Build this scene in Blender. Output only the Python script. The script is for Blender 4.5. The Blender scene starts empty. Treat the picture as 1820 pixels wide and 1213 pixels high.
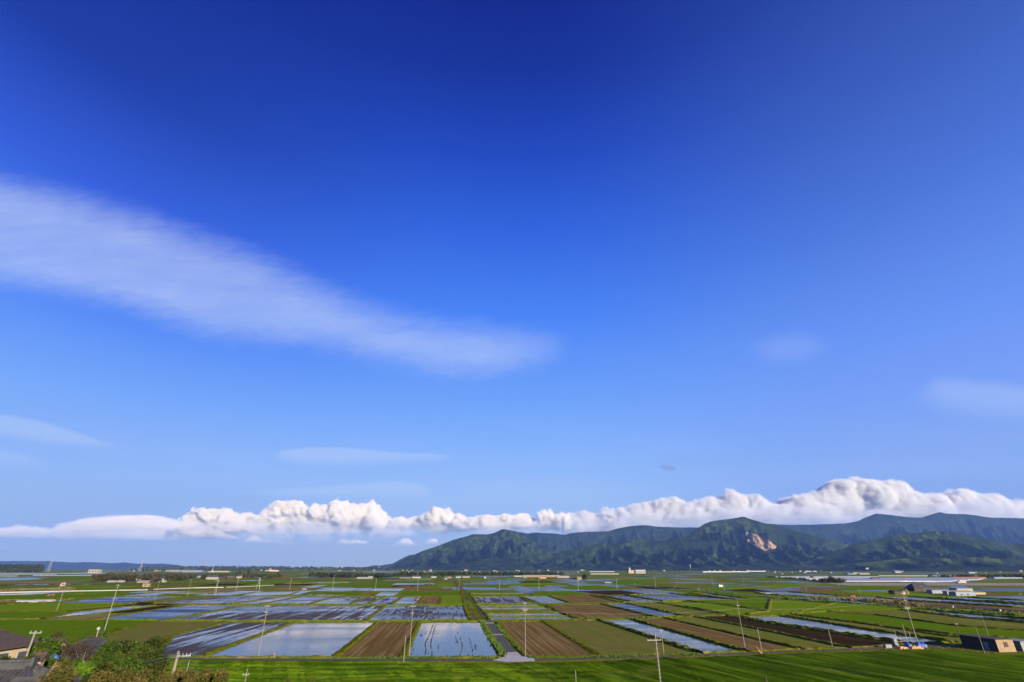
import bpy, bmesh, math, random
import numpy as np
from mathutils import Vector
random.seed(7); rng = np.random.default_rng(7)
C = bpy.context.scene.collection
S = bpy.context.scene
R = math.radians
# ---------------------------------------------------------------- camera
FPX, CX, CY, HC = 860.0, 910.0, 606.5, 22.0
PITCH = R(25.16); CP, SP = math.cos(PITCH), math.sin(PITCH)
cam_d = bpy.data.cameras.new('camera'); cam = bpy.data.objects.new('camera', cam_d); C.objects.link(cam)
cam.location = (0, 0, HC); cam.rotation_euler = (R(90) + PITCH, 0, 0)
cam_d.sensor_width = 36; cam_d.lens = FPX / 1820 * 36; cam_d.clip_start = 0.5; cam_d.clip_end = 90000
S.camera = cam
# ---------------------------------------------------------------- light
SUN_EL, SUN_AZ = R(13.5), math.atan2(0.60, -0.80)      # azimuth clockwise from +Y
sun_d = bpy.data.lights.new('sun', 'SUN'); sun = bpy.data.objects.new('sun', sun_d); C.objects.link(sun)
sun_d.energy = 5.0; sun_d.angle = R(0.53); sun_d.color = (1.0, 0.85, 0.62)
sv = Vector((math.sin(SUN_AZ) * math.cos(SUN_EL), math.cos(SUN_AZ) * math.cos(SUN_EL), math.sin(SUN_EL)))
sun.rotation_euler = sv.to_track_quat('Z', 'Y').to_euler()
S.view_settings.view_transform = 'Standard'; S.view_settings.look = 'None'
EV_ = 1.25; S.view_settings.exposure = EV_; S.view_settings.gamma = 1.0
S.cycles.max_bounces = 10; S.cycles.diffuse_bounces = 2; S.cycles.glossy_bounces = 3; S.cycles.transmission_bounces = 4
S.cycles.transparent_max_bounces = 24; S.cycles.volume_bounces = 7
S.cycles.use_denoising = True

# ---------------------------------------------------------------- node helpers
class NT:
    def __init__(s, tree): s.t = tree; s.n = tree.nodes; s.l = tree.links
    def new(s, typ, **kw):
        nd = s.n.new(typ)
        for k, v in kw.items():
            if k.startswith('i_'): nd.inputs[k[2:].replace('_', ' ')].default_value = v
            else: setattr(nd, k, v)
        return nd
    def put(s, sock, v):
        if v is None: return
        if isinstance(v, (int, float)): sock.default_value = v
        elif isinstance(v, (tuple, list)): sock.default_value = v
        else: s.l.new(v, sock)
    def m(s, op, a, b=None, c=None, clamp=False):
        nd = s.n.new('ShaderNodeMath'); nd.operation = op; nd.use_clamp = clamp
        s.put(nd.inputs[0], a); s.put(nd.inputs[1], b)
        if c is not None: s.put(nd.inputs[2], c)
        return nd.outputs[0]
    def mix(s, f, a, b, typ='RGBA', blend='MIX'):
        nd = s.n.new('ShaderNodeMix'); nd.data_type = typ
        if typ == 'RGBA': nd.blend_type = blend
        k = {'RGBA': 2, 'FLOAT': 0, 'VECTOR': 1}[typ]
        ins = [i for i in nd.inputs if i.type == {'RGBA': 'RGBA', 'FLOAT': 'VALUE', 'VECTOR': 'VECTOR'}[typ] and i.name in 'AB']
        s.put([i for i in nd.inputs if i.name == 'Factor'][0], f); s.put(ins[0], a); s.put(ins[1], b)
        return [o for o in nd.outputs if o.type == {'RGBA': 'RGBA', 'FLOAT': 'VALUE', 'VECTOR': 'VECTOR'}[typ]][0]
    def rng(s, v, a, b, c=0., d=1., smooth=False):
        nd = s.n.new('ShaderNodeMapRange'); nd.clamp = True
        if smooth: nd.interpolation_type = 'SMOOTHSTEP'
        s.put(nd.inputs[0], v)
        for i, x in enumerate((a, b, c, d)): s.put(nd.inputs[i + 1], x)
        return nd.outputs[0]
    def noise(s, vec, scale, detail=3., rough=.5, dist=0., out=0, **kw):
        nd = s.n.new('ShaderNodeTexNoise')
        for k, v in kw.items(): setattr(nd, k, v)
        if vec is not None: s.l.new(vec, nd.inputs['Vector'])
        nd.inputs['Scale'].default_value = scale; nd.inputs['Detail'].default_value = detail
        nd.inputs['Roughness'].default_value = rough; nd.inputs['Distortion'].default_value = dist
        return nd.outputs[out]
    def map(s, vec, loc=(0, 0, 0), rot=(0, 0, 0), scale=(1, 1, 1)):
        if s.t.type == 'GEOMETRY':
            nd = s.n.new('ShaderNodeVectorMath'); nd.operation = 'MULTIPLY'; s.l.new(vec, nd.inputs[0]); nd.inputs[1].default_value = scale; return nd.outputs[0]
        nd = s.n.new('ShaderNodeMapping'); s.l.new(vec, nd.inputs[0])
        nd.inputs['Location'].default_value = loc; nd.inputs['Rotation'].default_value = rot; nd.inputs['Scale'].default_value = scale
        return nd.outputs[0]
    def curve(s, v, pts, handle='AUTO'):
        nd = s.n.new('ShaderNodeFloatCurve'); s.put(nd.inputs['Value'], v)
        cu = nd.mapping.curves[0]
        for i, (x, y) in enumerate(pts):
            if i < 2: cu.points[i].location = (x, y)
            else: cu.points.new(x, y)
        for p in cu.points: p.handle_type = handle
        nd.mapping.update(); return nd.outputs[0]

def ray(px, py):
    X = (px - CX) / FPX; Yv = (CY - py) / FPX
    return X, CP - Yv * SP, SP + Yv * CP
def W(px, py, Y):                                        # the point seen at a photo pixel at distance Y
    a, b, c = ray(px, py); return Vector((a / b * Y, Y, HC + c / b * Y))
def G(px, py, z=0.0):                                    # the point of the plain seen at a photo pixel
    a, b, c = ray(px, py); t = (z - HC) / c; return Vector((a * t, b * t, z))

# ---------------------------------------------------------------- sky
world = bpy.data.worlds.new('World'); S.world = world; world.use_nodes = True
wt = NT(world.node_tree); wt.n.clear()
tc = wt.new('ShaderNodeTexCoord').outputs['Generated']
sky = wt.new('ShaderNodeTexSky', sky_type='NISHITA', sun_disc=False, sun_elevation=SUN_EL, sun_rotation=SUN_AZ, altitude=0.0, air_density=1.0, dust_density=0.3, ozone_density=2.5)
sep = wt.new('ShaderNodeSeparateXYZ'); wt.l.new(tc, sep.inputs[0]); dx, dy, dz = sep.outputs
EVM, STR = 2 ** EV_, 0.082
def lin(c, k=0.): return tuple(max(.0005, ((x / 255) / 12.92 if x < 10.3 else ((x / 255 + .055) / 1.055) ** 2.4) - k * h_) / EVM / STR / 8 for x, h_ in zip(c, (.011, .023, .046)))   # less what the air in front adds
def sky_ramp(stops):                                      # measured sky colour against the sine of elevation
    r = wt.new('ShaderNodeValToRGB'); wt.put(r.inputs[0], wt.m('MAXIMUM', dz, 0.0)); r.color_ramp.interpolation = 'B_SPLINE' if 0 else 'LINEAR'
    for i, (p, c) in enumerate(stops):
        e = r.color_ramp.elements[i] if i < 2 else r.color_ramp.elements.new(p)
        e.position = p; e.color = (*lin(c, min(1, p * 2.2)), 1)
    return wt.mix(1.0, r.outputs[0], (8, 8, 8, 1), blend='MULTIPLY')
SC = sky_ramp([(0, (168, 184, 206)), (.022, (166, 184, 212)), (.08, (164, 192, 236)), (.138, (156, 194, 248)), (.21, (136, 183, 254)), (.316, (110, 164, 254)), (.47, (76, 136, 252)), (.608, (54, 106, 230)), (.721, (38, 80, 198)), (.81, (30, 61, 164)), (.87, (27, 52, 148)), (1, (24, 46, 130))])
SR = sky_ramp([(0, (140, 162, 205)), (.05, (142, 170, 222)), (.138, (138, 175, 242)), (.25, (122, 163, 250)), (.37, (104, 150, 248)), (.534, (78, 121, 222)), (.66, (64, 100, 194)), (.8, (50, 80, 165))])
SL = sky_ramp([(0, (160, 180, 208)), (.05, (158, 182, 224)), (.138, (148, 186, 246)), (.25, (120, 170, 253)), (.37, (84, 140, 251)), (.534, (54, 98, 224)), (.66, (33, 67, 172)), (.8, (26, 52, 145))])
grad = wt.mix(wt.rng(dx, .05, .68, 0, 1, smooth=True), SC, SR); grad = wt.mix(wt.rng(dx, -.10, -.66, 0, 1, smooth=True), grad, SL)
tint = wt.mix(.98, sky.outputs[0], grad)
# thin high cloud, laid out by direction: u, v = tangent of bearing and of height
ysafe = wt.m('MAXIMUM', dy, 0.02); u = wt.m('DIVIDE', dx, ysafe); v = wt.m('DIVIDE', dz, ysafe)
front = wt.rng(dy, 0.05, 0.15)
def uv(px, py): a, b, c = ray(px, py); return a / b, c / b
def veil(top, bot, soft_t, soft_b, x0, x1, fade0, fade1, strength):
    # top / bot: pixel polylines of the edges; returns a mask
    U0, U1 = uv(x0, 700)[0] , uv(x1, 700)[0]
    allp = [uv(*p) for p in top + bot]; U0 = min(p[0] for p in allp); U1 = max(p[0] for p in allp)
    V0 = min(p[1] for p in allp) - .02; V1 = max(p[1] for p in allp) + .02
    un = wt.rng(u, U0, U1)
    f = lambda pts: wt.m('MULTIPLY_ADD', wt.curve(un, [((a - U0) / (U1 - U0), (b - V0) / (V1 - V0)) for a, b in map(lambda p: uv(*p), pts)]), V1 - V0, V0)
    t, b = f(top), f(bot)
    mt = wt.rng(wt.m('SUBTRACT', t, vn), 0, soft_t, smooth=True); mb = wt.rng(wt.m('SUBTRACT', vn, b), 0, soft_b, smooth=True)
    mk = wt.m('MULTIPLY', mt, mb)
    mk = wt.m('MULTIPLY', mk, wt.rng(u, U1 - fade1, U1, 1, 0, smooth=True))
    if fade0: mk = wt.m('MULTIPLY', mk, wt.rng(u, U0, U0 + fade0, 0, 1, smooth=True))
    return wt.m('MULTIPLY', mk, strength)
cmb = wt.new('ShaderNodeCombineXYZ'); wt.l.new(u, cmb.inputs[0]); wt.l.new(v, cmb.inputs[1]); uvv = cmb.outputs[0]
# streaky noise: fibres fanning along the band
wp = wt.noise(wt.map(uvv, scale=(2, 3, 1)), 1.6, 3, .5, out=1); wps = wt.new('ShaderNodeVectorMath', operation='MULTIPLY_ADD'); wt.l.new(wp, wps.inputs[0]); wps.inputs[1].default_value = (.10, .10, 0); wt.l.new(uvv, wps.inputs[2]); uvw = wps.outputs[0]
n1 = wt.noise(wt.map(uvw, rot=(0, 0, R(22)), scale=(1.6, 14, 1)), 2.2, 9, .68, .2)
n2 = wt.noise(wt.map(uvw, rot=(0, 0, R(-38)), scale=(3, 26, 1)), 2.6, 8, .66, .2)
nb = wt.noise(wt.map(uvv, scale=(1, 1.3, 1)), 3.0, 4, .55, .2)
vn = wt.m('ADD', v, wt.m('MULTIPLY', wt.m('SUBTRACT', wt.noise(wt.map(uvv, rot=(0, 0, R(20)), scale=(4, 9, 1)), 4.0, 7, .66), .5), .06))
band = veil([(-60, 285), (100, 312), (230, 345), (350, 385), (450, 420), (560, 470), (680, 520), (800, 545), (900, 558), (1030, 582)],
            [(-60, 520), (100, 545), (230, 575), (350, 615), (450, 632), (560, 640), (680, 668), (800, 690), (900, 684), (1030, 640)], .135, .10, 0, 1010, 0, .075, 1.0)
tex = wt.m('ADD', wt.m('MULTIPLY', n1, .75), wt.m('MULTIPLY', n2, .35)); tex = wt.rng(tex, .28, .68, .68, 1.0)
band = wt.m('MULTIPLY', band, tex); band = wt.m('MULTIPLY', band, wt.rng(nb, .25, .6, .7, 1.0))
vn = wt.m('ADD', v, wt.m('MULTIPLY', wt.m('SUBTRACT', n1, .5), .006))
len1 = veil([(470, 812), (510, 797), (560, 793), (640, 795), (720, 803), (780, 805), (815, 822)], [(470, 818), (510, 832), (580, 838), (660, 836), (740, 832), (790, 828), (815, 824)], .007, .03, 0, 0, .04, .012, .62)
len2 = veil([(-40, 728), (60, 742), (120, 758), (180, 778), (235, 797)], [(-40, 775), (60, 795), (120, 802), (180, 806), (235, 806)], .012, .03, 0, 0, 0, .05, .6)
len3 = veil([(390, 872), (520, 866), (640, 856), (720, 853), (770, 878)], [(390, 882), (520, 890), (640, 892), (720, 894), (770, 890)], .008, .02, 0, 0, .06, .02, .5)
len4 = veil([(-40, 790), (40, 800), (110, 830)], [(-40, 835), (40, 845), (110, 840)], .02, .05, 0, 0, 0, .05, .5)
vn = wt.m('ADD', v, wt.m('MULTIPLY', wt.m('SUBTRACT', nb, .5), .09))
pat1 = veil([(1310, 600), (1400, 575), (1500, 590)], [(1310, 640), (1400, 650), (1500, 620)], .09, .06, 0, 0, .10, .10, .42)
pat2 = veil([(1600, 690), (1700, 670), (1900, 680)], [(1600, 720), (1700, 755), (1900, 755)], .04, .07, 0, 0, .12, .01, .5)
pat3 = veil([(850, 855), (900, 850), (950, 862)], [(850, 872), (900, 880), (950, 872)], .02, .03, 0, 0, .04, .04, .4)
gw = wt.rng(wt.noise(wt.map(uvv, rot=(0, 0, R(4)), scale=(1, 7, 1)), 1.7, 5, .6), .42, .8, 0, .30)   # faint low streaks
gw = wt.m('MULTIPLY', gw, wt.m('MULTIPLY', wt.rng(v, .02, .08), wt.rng(v, .18, .32, 1, 0)))
tot = band
for q in (len1, len2, len3, len4, pat1, pat2, pat3, gw): tot = wt.m('MAXIMUM', tot, q)
tot = wt.m('MULTIPLY', wt.m('MULTIPLY', tot, front), .57, clamp=True)
CIRRUS = (3.0, 3.6, 4.9, 1)
puff = veil([(1168, 818), (1185, 814), (1205, 824)], [(1168, 824), (1185, 832), (1205, 828)], .008, .008, 0, 0, .01, .01, .5)
skyc = wt.mix(tot, tint, CIRRUS)
skyc = wt.mix(wt.m('MULTIPLY', puff, front), skyc, (1.1, 1.5, 2.6, 1))
bg = wt.new('ShaderNodeBackground'); wt.l.new(skyc, bg.inputs[0]); bg.inputs[1].default_value = 0.082
wo = wt.new('ShaderNodeOutputWorld'); wt.l.new(bg.outputs[0], wo.inputs[0])
# ---------------------------------------------------------------- mesh helpers
def tag(o, label=None, cat=None, group=None, kind=None):
    for k, v_ in (('label', label), ('category', cat), ('group', group), ('kind', kind)):
        if v_: o[k] = v_
    return o
def mesh_obj(name, verts, faces, mat, parent=None, smooth=False, mats=None, midx=None):
    me = bpy.data.meshes.new(name)
    if isinstance(verts, np.ndarray) and isinstance(faces, np.ndarray):
        nv, nf, k = len(verts), len(faces), faces.shape[1]
        me.vertices.add(nv); me.vertices.foreach_set('co', verts.astype(np.float32).ravel())
        me.loops.add(nf * k); me.loops.foreach_set('vertex_index', faces.astype(np.int32).ravel())
        me.polygons.add(nf); me.polygons.foreach_set('loop_start', np.arange(0, nf * k, k, dtype=np.int32))
        me.update(calc_edges=True)
    else: me.from_pydata([tuple(p) for p in verts], [], [tuple(f) for f in faces])
    me.materials.append(mat)
    if smooth: me.polygons.foreach_set('use_smooth', [True] * len(me.polygons))
    o = bpy.data.objects.new(name, me); C.objects.link(o)
    if parent: o.parent = parent
    return o
def empty(name, loc, rz=0, **kw):
    o = bpy.data.objects.new(name, None); C.objects.link(o); o.location = loc; o.rotation_euler = (0, 0, rz)
    o.empty_display_size = .5
    return tag(o, **kw)
class MB:                                                 # collects shapes into one mesh
    def __init__(s): s.v = []; s.f = []
    def add(s, vs, fs):
        n = len(s.v); s.v += [tuple(p) for p in vs]; s.f += [tuple(i + n for i in f) for f in fs]; return s
    def box(s, a, b):
        x0, y0, z0 = a; x1, y1, z1 = b
        return s.add([(x0, y0, z0), (x1, y0, z0), (x1, y1, z0), (x0, y1, z0), (x0, y0, z1), (x1, y0, z1), (x1, y1, z1), (x0, y1, z1)],
                     [(0, 3, 2, 1), (4, 5, 6, 7), (0, 1, 5, 4), (1, 2, 6, 5), (2, 3, 7, 6), (3, 0, 4, 7)])
    def tube(s, p, q, r0, r1=None, n=8, cap=True):
        p, q = Vector(p), Vector(q); r1 = r0 if r1 is None else r1
        d = (q - p).normalized(); a = d.orthogonal().normalized(); b = d.cross(a)
        vs = []
        for c, r in ((p, r0), (q, r1)):
            for i in range(n):
                t = 2 * math.pi * i / n; vs.append(c + a * (math.cos(t) * r) + b * (math.sin(t) * r))
        fs = [(i, (i + 1) % n, n + (i + 1) % n, n + i) for i in range(n)]
        if cap: fs += [tuple(range(n - 1, -1, -1)), tuple(range(n, 2 * n))]
        return s.add(vs, fs)
    def prism(s, pts, y0, y1):                            # x-z outline pushed along y
        n = len(pts); vs = [(x, y0, z) for x, z in pts] + [(x, y1, z) for x, z in pts]
        return s.add(vs, [tuple(range(n)), tuple(range(2 * n - 1, n - 1, -1))] + [(i, i + n, (i + 1) % n + n, (i + 1) % n) for i in range(n)])
    def slab(s, quad, t):                                 # a tilted plate of thickness t
        q = [Vector(p) for p in quad]; nn = (q[1] - q[0]).cross(q[2] - q[0]).normalized() * t; n = len(q)
        return s.add(q + [p + nn for p in q], [tuple(range(n - 1, -1, -1)), tuple(range(n, 2 * n))] + [(i, (i + 1) % n, n + (i + 1) % n, n + i) for i in range(n)])
    def obj(s, name, mat, parent=None, smooth=False): return mesh_obj(name, s.v, s.f, mat, parent, smooth)
def grid_mesh(name, X, Y, Z, mat, smooth=True):
    ny, nx = X.shape
    V = np.stack([X, Y, Z], -1).reshape(-1, 3); i = np.arange(ny * nx).reshape(ny, nx)
    F = np.stack([i[:-1, :-1], i[:-1, 1:], i[1:, 1:], i[1:, :-1]], -1).reshape(-1, 4)
    return mesh_obj(name, V, F, mat, smooth=smooth)
# numpy gradient noise
PERM = rng.permutation(256); PERM = np.concatenate([PERM, PERM, PERM]); GR = rng.normal(size=(256, 2)); GR /= np.linalg.norm(GR, axis=1)[:, None]
def pn(x, y):
    xi = np.floor(x).astype(int); yi = np.floor(y).astype(int); xf = x - xi; yf = y - yi; xi &= 255; yi &= 255
    f = lambda t: t * t * t * (t * (t * 6 - 15) + 10)
    U_, V_ = f(xf), f(yf)
    def g(a, b, fx, fy): h = GR[PERM[PERM[a] + b]]; return h[..., 0] * fx + h[..., 1] * fy
    n00 = g(xi, yi, xf, yf); n10 = g((xi + 1) & 255, yi, xf - 1, yf); n01 = g(xi, (yi + 1) & 255, xf, yf - 1); n11 = g((xi + 1) & 255, (yi + 1) & 255, xf - 1, yf - 1)
    return (n00 * (1 - U_) + n10 * U_) * (1 - V_) + (n01 * (1 - U_) + n11 * U_) * V_
def fbm(x, y, o=4, g=.5):
    s_, a, t = 0, 1, 0
    for k in range(o): s_ = s_ + a * pn(x * 2 ** k + 17.3 * k, y * 2 ** k + 5.1 * k); t += a; a *= g
    return s_ / t
def ridged(x, y, o=4, g=.5):
    s_, a, t, w = 0, 1, 0, 1
    for k in range(o):
        r = (1 - np.abs(pn(x * 2 ** k + 9.7 * k, y * 2 ** k + 3.3 * k)) * 1.9).clip(0, 1) ** 2
        s_ = s_ + a * r * w; w = r.clip(0.2, 1); t += a; a *= g
    return s_ / t
def sstep(a, b, x): t = ((x - a) / (b - a)).clip(0, 1); return t * t * (3 - 2 * t)

# ---------------------------------------------------------------- materials
def new_mat(name):
    m_ = bpy.data.materials.new(name); m_.use_nodes = True; t = NT(m_.node_tree); t.n.clear()
    out = t.new('ShaderNodeOutputMaterial'); b = t.new('ShaderNodeBsdfPrincipled'); t.l.new(b.outputs[0], out.inputs[0])
    return m_, t, b, out
def setp(t, b, col=None, rough=None, spec=None, metal=None):
    if col is not None: t.put(b.inputs['Base Color'], (*col, 1) if isinstance(col, tuple) and len(col) == 3 else col)
    if rough is not None: t.put(b.inputs['Roughness'], rough)
    if spec is not None: b.inputs['Specular IOR Level'].default_value = spec
    if metal is not None: b.inputs['Metallic'].default_value = metal
def bump(t, b, h, strength, dist):
    n = t.new('ShaderNodeBump'); t.l.new(h, n.inputs['Height']); n.inputs['Strength'].default_value = strength; n.inputs['Distance'].default_value = dist
    t.l.new(n.outputs[0], b.inputs['Normal'])
def wpos(t): return t.new('ShaderNodeNewGeometry').outputs['Position']
ROW = R(6.6)                                              # the field grid is turned by this much
def plain_mat(name, c1, c2, scale=2.0, rough=.8, spec=.3, bmp=0., metal=0., detail=4, coord='obj', stretch=(1, 1, 1)):
    m_, t, b, out = new_mat(name)
    p = wpos(t) if coord == 'w' else t.new('ShaderNodeTexCoord').outputs['Object']
    p = t.map(p, scale=stretch)
    n = t.noise(p, scale, detail, .6)
    setp(t, b, t.mix(t.rng(n, .35, .65), (*c1, 1), (*c2, 1)), rough, spec, metal)
    if bmp: bump(t, b, n, .6, bmp)
    return m_

# ---------------------------------------------------------------- cumulus bank: density grids, lit by the sun
CLOUD_Y = 20500.0
PROF = [(-60, 944, 962, .2), (0, 934, 962, .2), (30, 930, 961, .4), (80, 926, 961, .4), (130, 919, 962, .4), (180, 909, 963, .25), (215, 906, 964, .2), (265, 908, 965, .2), (320, 915, 966, .3),
        (350, 909, 966, .6), (380, 903, 966, .8), (430, 901, 968, .9), (462, 906, 968, .9), (490, 894, 968, 1), (530, 888, 967, 1), (560, 894, 967, 1), (600, 884, 966, 1), (632, 890, 966, 1),
        (665, 892, 965, 1), (685, 906, 963, 1), (720, 909, 960, 1), (780, 906, 957, 1), (812, 908, 955, 1), (832, 916, 954, .9), (870, 913, 953, .9), (930, 911, 953, .9), (980, 913, 953, .9),
        (1010, 908, 953, .9), (1030, 900, 953, .9), (1070, 899, 952, .9), (1110, 896, 950, .9), (1140, 887, 948, .9), (1180, 882, 946, .8), (1225, 884, 944, .8), (1268, 870, 942, .9), (1300, 866, 940, .8),
        (1340, 879, 938, .7), (1372, 888, 936, .7), (1400, 878, 935, .6), (1440, 868, 934, .6), (1462, 857, 934, .7), (1510, 846, 934, .8), (1560, 849, 934, .7), (1600, 857, 934, .6), (1635, 876, 934, .6),
        (1665, 870, 934, .6), (1705, 867, 934, .6), (1745, 872, 934, .5), (1765, 882, 934, .5), (1820, 886, 934, .5), (1900, 884, 934, .5)]
def cloud_mat(dens, aniso=.35):
    m_ = bpy.data.materials.new('cloud_vapour'); m_.use_nodes = True; t = NT(m_.node_tree); t.n.clear()
    out = t.new('ShaderNodeOutputMaterial'); vol = t.new('ShaderNodeVolumePrincipled'); t.l.new(vol.outputs[0], out.inputs['Volume'])
    vol.inputs['Color'].default_value = (.90, .885, .86, 1); vol.inputs['Density'].default_value = dens; vol.inputs['Anisotropy'].default_value = aniso
    vol.inputs['Density Attribute'].default_value = 'density'
    return m_
def cloud_bank(name, x0, x1, vox, mat, label, PR=PROF, DY=1500, thick=1150):
    P_ = [p for p in PR if x0 - 40 <= p[0] <= x1 + 40]
    pts = []
    for px, yt, yb, am in P_:
        tw, bw = W(px, yt, CLOUD_Y), W(px, yb, CLOUD_Y); pts.append((tw.x, tw.z, bw.z, am))
    X0, X1 = W(x0, 920, CLOUD_Y).x, W(x1, 920, CLOUD_Y).x
    XA, XB = pts[0][0], pts[-1][0]
    Z0 = min(p[2] for p in pts) - 250; Z1 = max(p[1] for p in pts) + 250
    ng = bpy.data.node_groups.new(name, 'GeometryNodeTree')
    ng.interface.new_socket('Geometry', in_out='INPUT', socket_type='NodeSocketGeometry')
    ng.interface.new_socket('Geometry', in_out='OUTPUT', socket_type='NodeSocketGeometry')
    t = NT(ng)
    go = t.new('NodeGroupOutput'); pos = t.new('GeometryNodeInputPosition').outputs[0]
    sp = t.new('ShaderNodeSeparateXYZ'); t.l.new(pos, sp.inputs[0]); x, y, z = sp.outputs
    xn = t.rng(x, XA, XB); norm = lambda q: (q[0] - XA) / (XB - XA)
    ZR = Z1 - Z0
    top = t.m('MULTIPLY_ADD', t.curve(xn, [(norm(q), (q[1] - Z0) / ZR) for q in pts]), ZR, Z0)
    bot = t.m('MULTIPLY_ADD', t.curve(xn, [(norm(q), (q[2] - Z0) / ZR) for q in pts]), ZR, Z0)
    amp = t.curve(xn, [(norm(q), q[3]) for q in pts])
    n = t.m('SUBTRACT', t.noise(t.map(pos, scale=(1, 1, 1.1)), 1 / 900, 8, .62, .1), .52)
    def vor(sc, sm=.35):
        vd = t.new('ShaderNodeTexVoronoi', feature='SMOOTH_F1'); t.l.new(pos, vd.inputs['Vector'])
        vd.inputs['Scale'].default_value = sc; vd.inputs['Smoothness'].default_value = sm; return vd.outputs['Distance']
    puff = t.m('SUBTRACT', .42, vor(1 / 700)); puff2 = t.m('SUBTRACT', .42, vor(1 / 260))
    ns = t.m('SUBTRACT', t.noise(t.map(pos, scale=(.35, .6, 2.2)), 1 / 800, 6, .6, .1), .5)
    big = t.m('SUBTRACT', .45, vor(1 / 1500, .5)); amp = t.m('MULTIPLY', amp, t.rng(t.noise(pos, 1 / 2200, 3, .6), .36, .62, .45, 1.3))
    lump = t.m('ADD', t.m('ADD', t.m('MULTIPLY', n, 620), t.m('MULTIPLY', big, 620)), t.m('ADD', t.m('MULTIPLY', puff, 480), t.m('ADD', t.m('MULTIPLY', puff2, 260), t.m('MULTIPLY', t.m('SUBTRACT', t.noise(pos, 1 / 190, 6, .65), .5), 330))))
    lump = t.m('ADD', t.m('MULTIPLY', lump, amp), t.m('MULTIPLY', t.m('MULTIPLY', ns, 330), t.m('SUBTRACT', 1.15, amp)))
    hh = t.m('MULTIPLY', t.m('SUBTRACT', top, bot), .5); zc = t.m('MULTIPLY', t.m('ADD', top, bot), .5)
    e_t = t.m('ADD', t.m('SUBTRACT', top, z), t.m('SUBTRACT', lump, 150))
    # the front bulges low down, the crown stands back
    tt = t.rng(z, bot, top)
    fy = t.m('MULTIPLY', t.curve(tt, [(0, .55), (.25, .8), (.6, .75), (1, .3)]), thick)
    e_y = t.m('ADD', t.m('SUBTRACT', fy, t.m('ABSOLUTE', t.m('SUBTRACT', y, CLOUD_Y))), t.m('MULTIPLY', lump, 2.0))
    e_b = t.m('ADD', t.m('MULTIPLY', t.m('SUBTRACT', z, bot), 1.0), t.m('ADD', t.m('MULTIPLY', n, 500), t.m('MULTIPLY', ns, 420)))
    body = t.m('MINIMUM', t.m('MINIMUM', e_t, e_y), e_b)
    crisp = t.rng(body, 0, 130); soft = t.m('POWER', t.rng(t.m('ADD', tt, t.m('MULTIPLY', ns, .5)), -.05, .60, .05, 1.0), 2.2)  # soft thins the base so blue shows through in place of shade
    den = t.m('MULTIPLY', t.m('POWER', crisp, 1.5), soft)
    vc = t.new('GeometryNodeVolumeCube'); t.l.new(den, vc.inputs['Density'])
    vc.inputs['Min'].default_value = (X0, CLOUD_Y - DY, Z0); vc.inputs['Max'].default_value = (X1, CLOUD_Y + DY, Z1)
    for k, L_ in (('X', X1 - X0), ('Y', 2 * DY), ('Z', Z1 - Z0)): vc.inputs['Resolution ' + k].default_value = max(8, int(L_ / vox))
    sm = t.new('GeometryNodeSetMaterial'); t.l.new(vc.outputs[0], sm.inputs['Geometry']); sm.inputs['Material'].default_value = mat
    t.l.new(sm.outputs[0], go.inputs[0])
    vd_ = bpy.data.volumes.new(name); vd_.materials.append(mat)
    o = bpy.data.objects.new(name, vd_); C.objects.link(o)
    md = o.modifiers.new('density', 'NODES'); md.node_group = ng
    return tag(o, label, 'cloud', kind='stuff')
cm = cloud_mat(.017, 0.0); cm2 = cloud_mat(.008, 0.0); cm3 = cloud_mat(.0035, 0.0); cm4 = cloud_mat(.0026, 0.0); cm5 = cloud_mat(.0045, 0.0)
cm2.node_tree.nodes['Principled Volume'].inputs['Color'].default_value = (.80, .81, .83, 1)
cm4.node_tree.nodes['Principled Volume'].inputs['Color'].default_value = (.74, .77, .82, 1)
A_PR = [(a, b - 2, c - (14 if 380 < a < 760 else 6), d * .85) for a, b, c, d in PROF if a >= 320]
A_PR = [(330, 930, 952, .3), (345, 918, 952, .7)] + [q for q in A_PR if q[0] > 345]
cloud_bank('cloud', 330, 1010, 30, cm, 'row of bright white cumulus heaps left of the mountains', A_PR)
LENS = [(-60, 944, 961, .2), (0, 935, 961, .25), (30, 931, 960, .35), (80, 927, 960, .35), (130, 920, 962, .3), (180, 910, 963, .12), (215, 906, 964, .1), (265, 908, 965, .1), (310, 914, 965, .15), (345, 926, 963, .3), (400, 938, 962, .3), (440, 950, 962, .2)]
cloud_bank('cloud', -60, 430, 30, cm5, 'smooth lens topped cloud fading out at the left frame edge', LENS, 1100, 700)
cloud_bank('cloud', 1000, 1900, 30, cm2, 'grey and white cumulus bank resting along the mountain ridge', [(a, b - 1, c + 3, d * .75) for a, b, c, d in PROF])
Y_KEEP = CLOUD_Y; CLOUD_Y = 18450.0
GREY = [(330, 935, 958, .3), (370, 918, 964, .5), (430, 913, 968, .6), (500, 914, 970, .7), (560, 921, 969, .7), (620, 928, 966, .8), (700, 934, 963, .7), (780, 936, 958, .8), (860, 932, 954, .8), (940, 930, 952, .7), (1010, 930, 950, .6)]
cloud_bank('cloud', 335, 1005, 30, cm4, 'thin grey veil of cloud in front of the lower half of the cumulus heaps', GREY, 600, 380)
GREY2 = [(1090, 915, 946, .5), (1150, 900, 944, .6), (1230, 898, 940, .7), (1300, 894, 938, .8), (1370, 893, 935, .7), (1440, 900, 932, .6), (1520, 898, 934, .8), (1600, 896, 934, .8), (1660, 888, 934, .8), (1740, 884, 934, .6), (1830, 888, 934, .6), (1900, 890, 934, .5)]
cloud_bank('cloud', 1100, 1900, 30, cm4, 'thin grey cloud veil in front of the bank over the right hand mountains', GREY2, 600, 420)
CLOUD_Y = Y_KEEP
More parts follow.
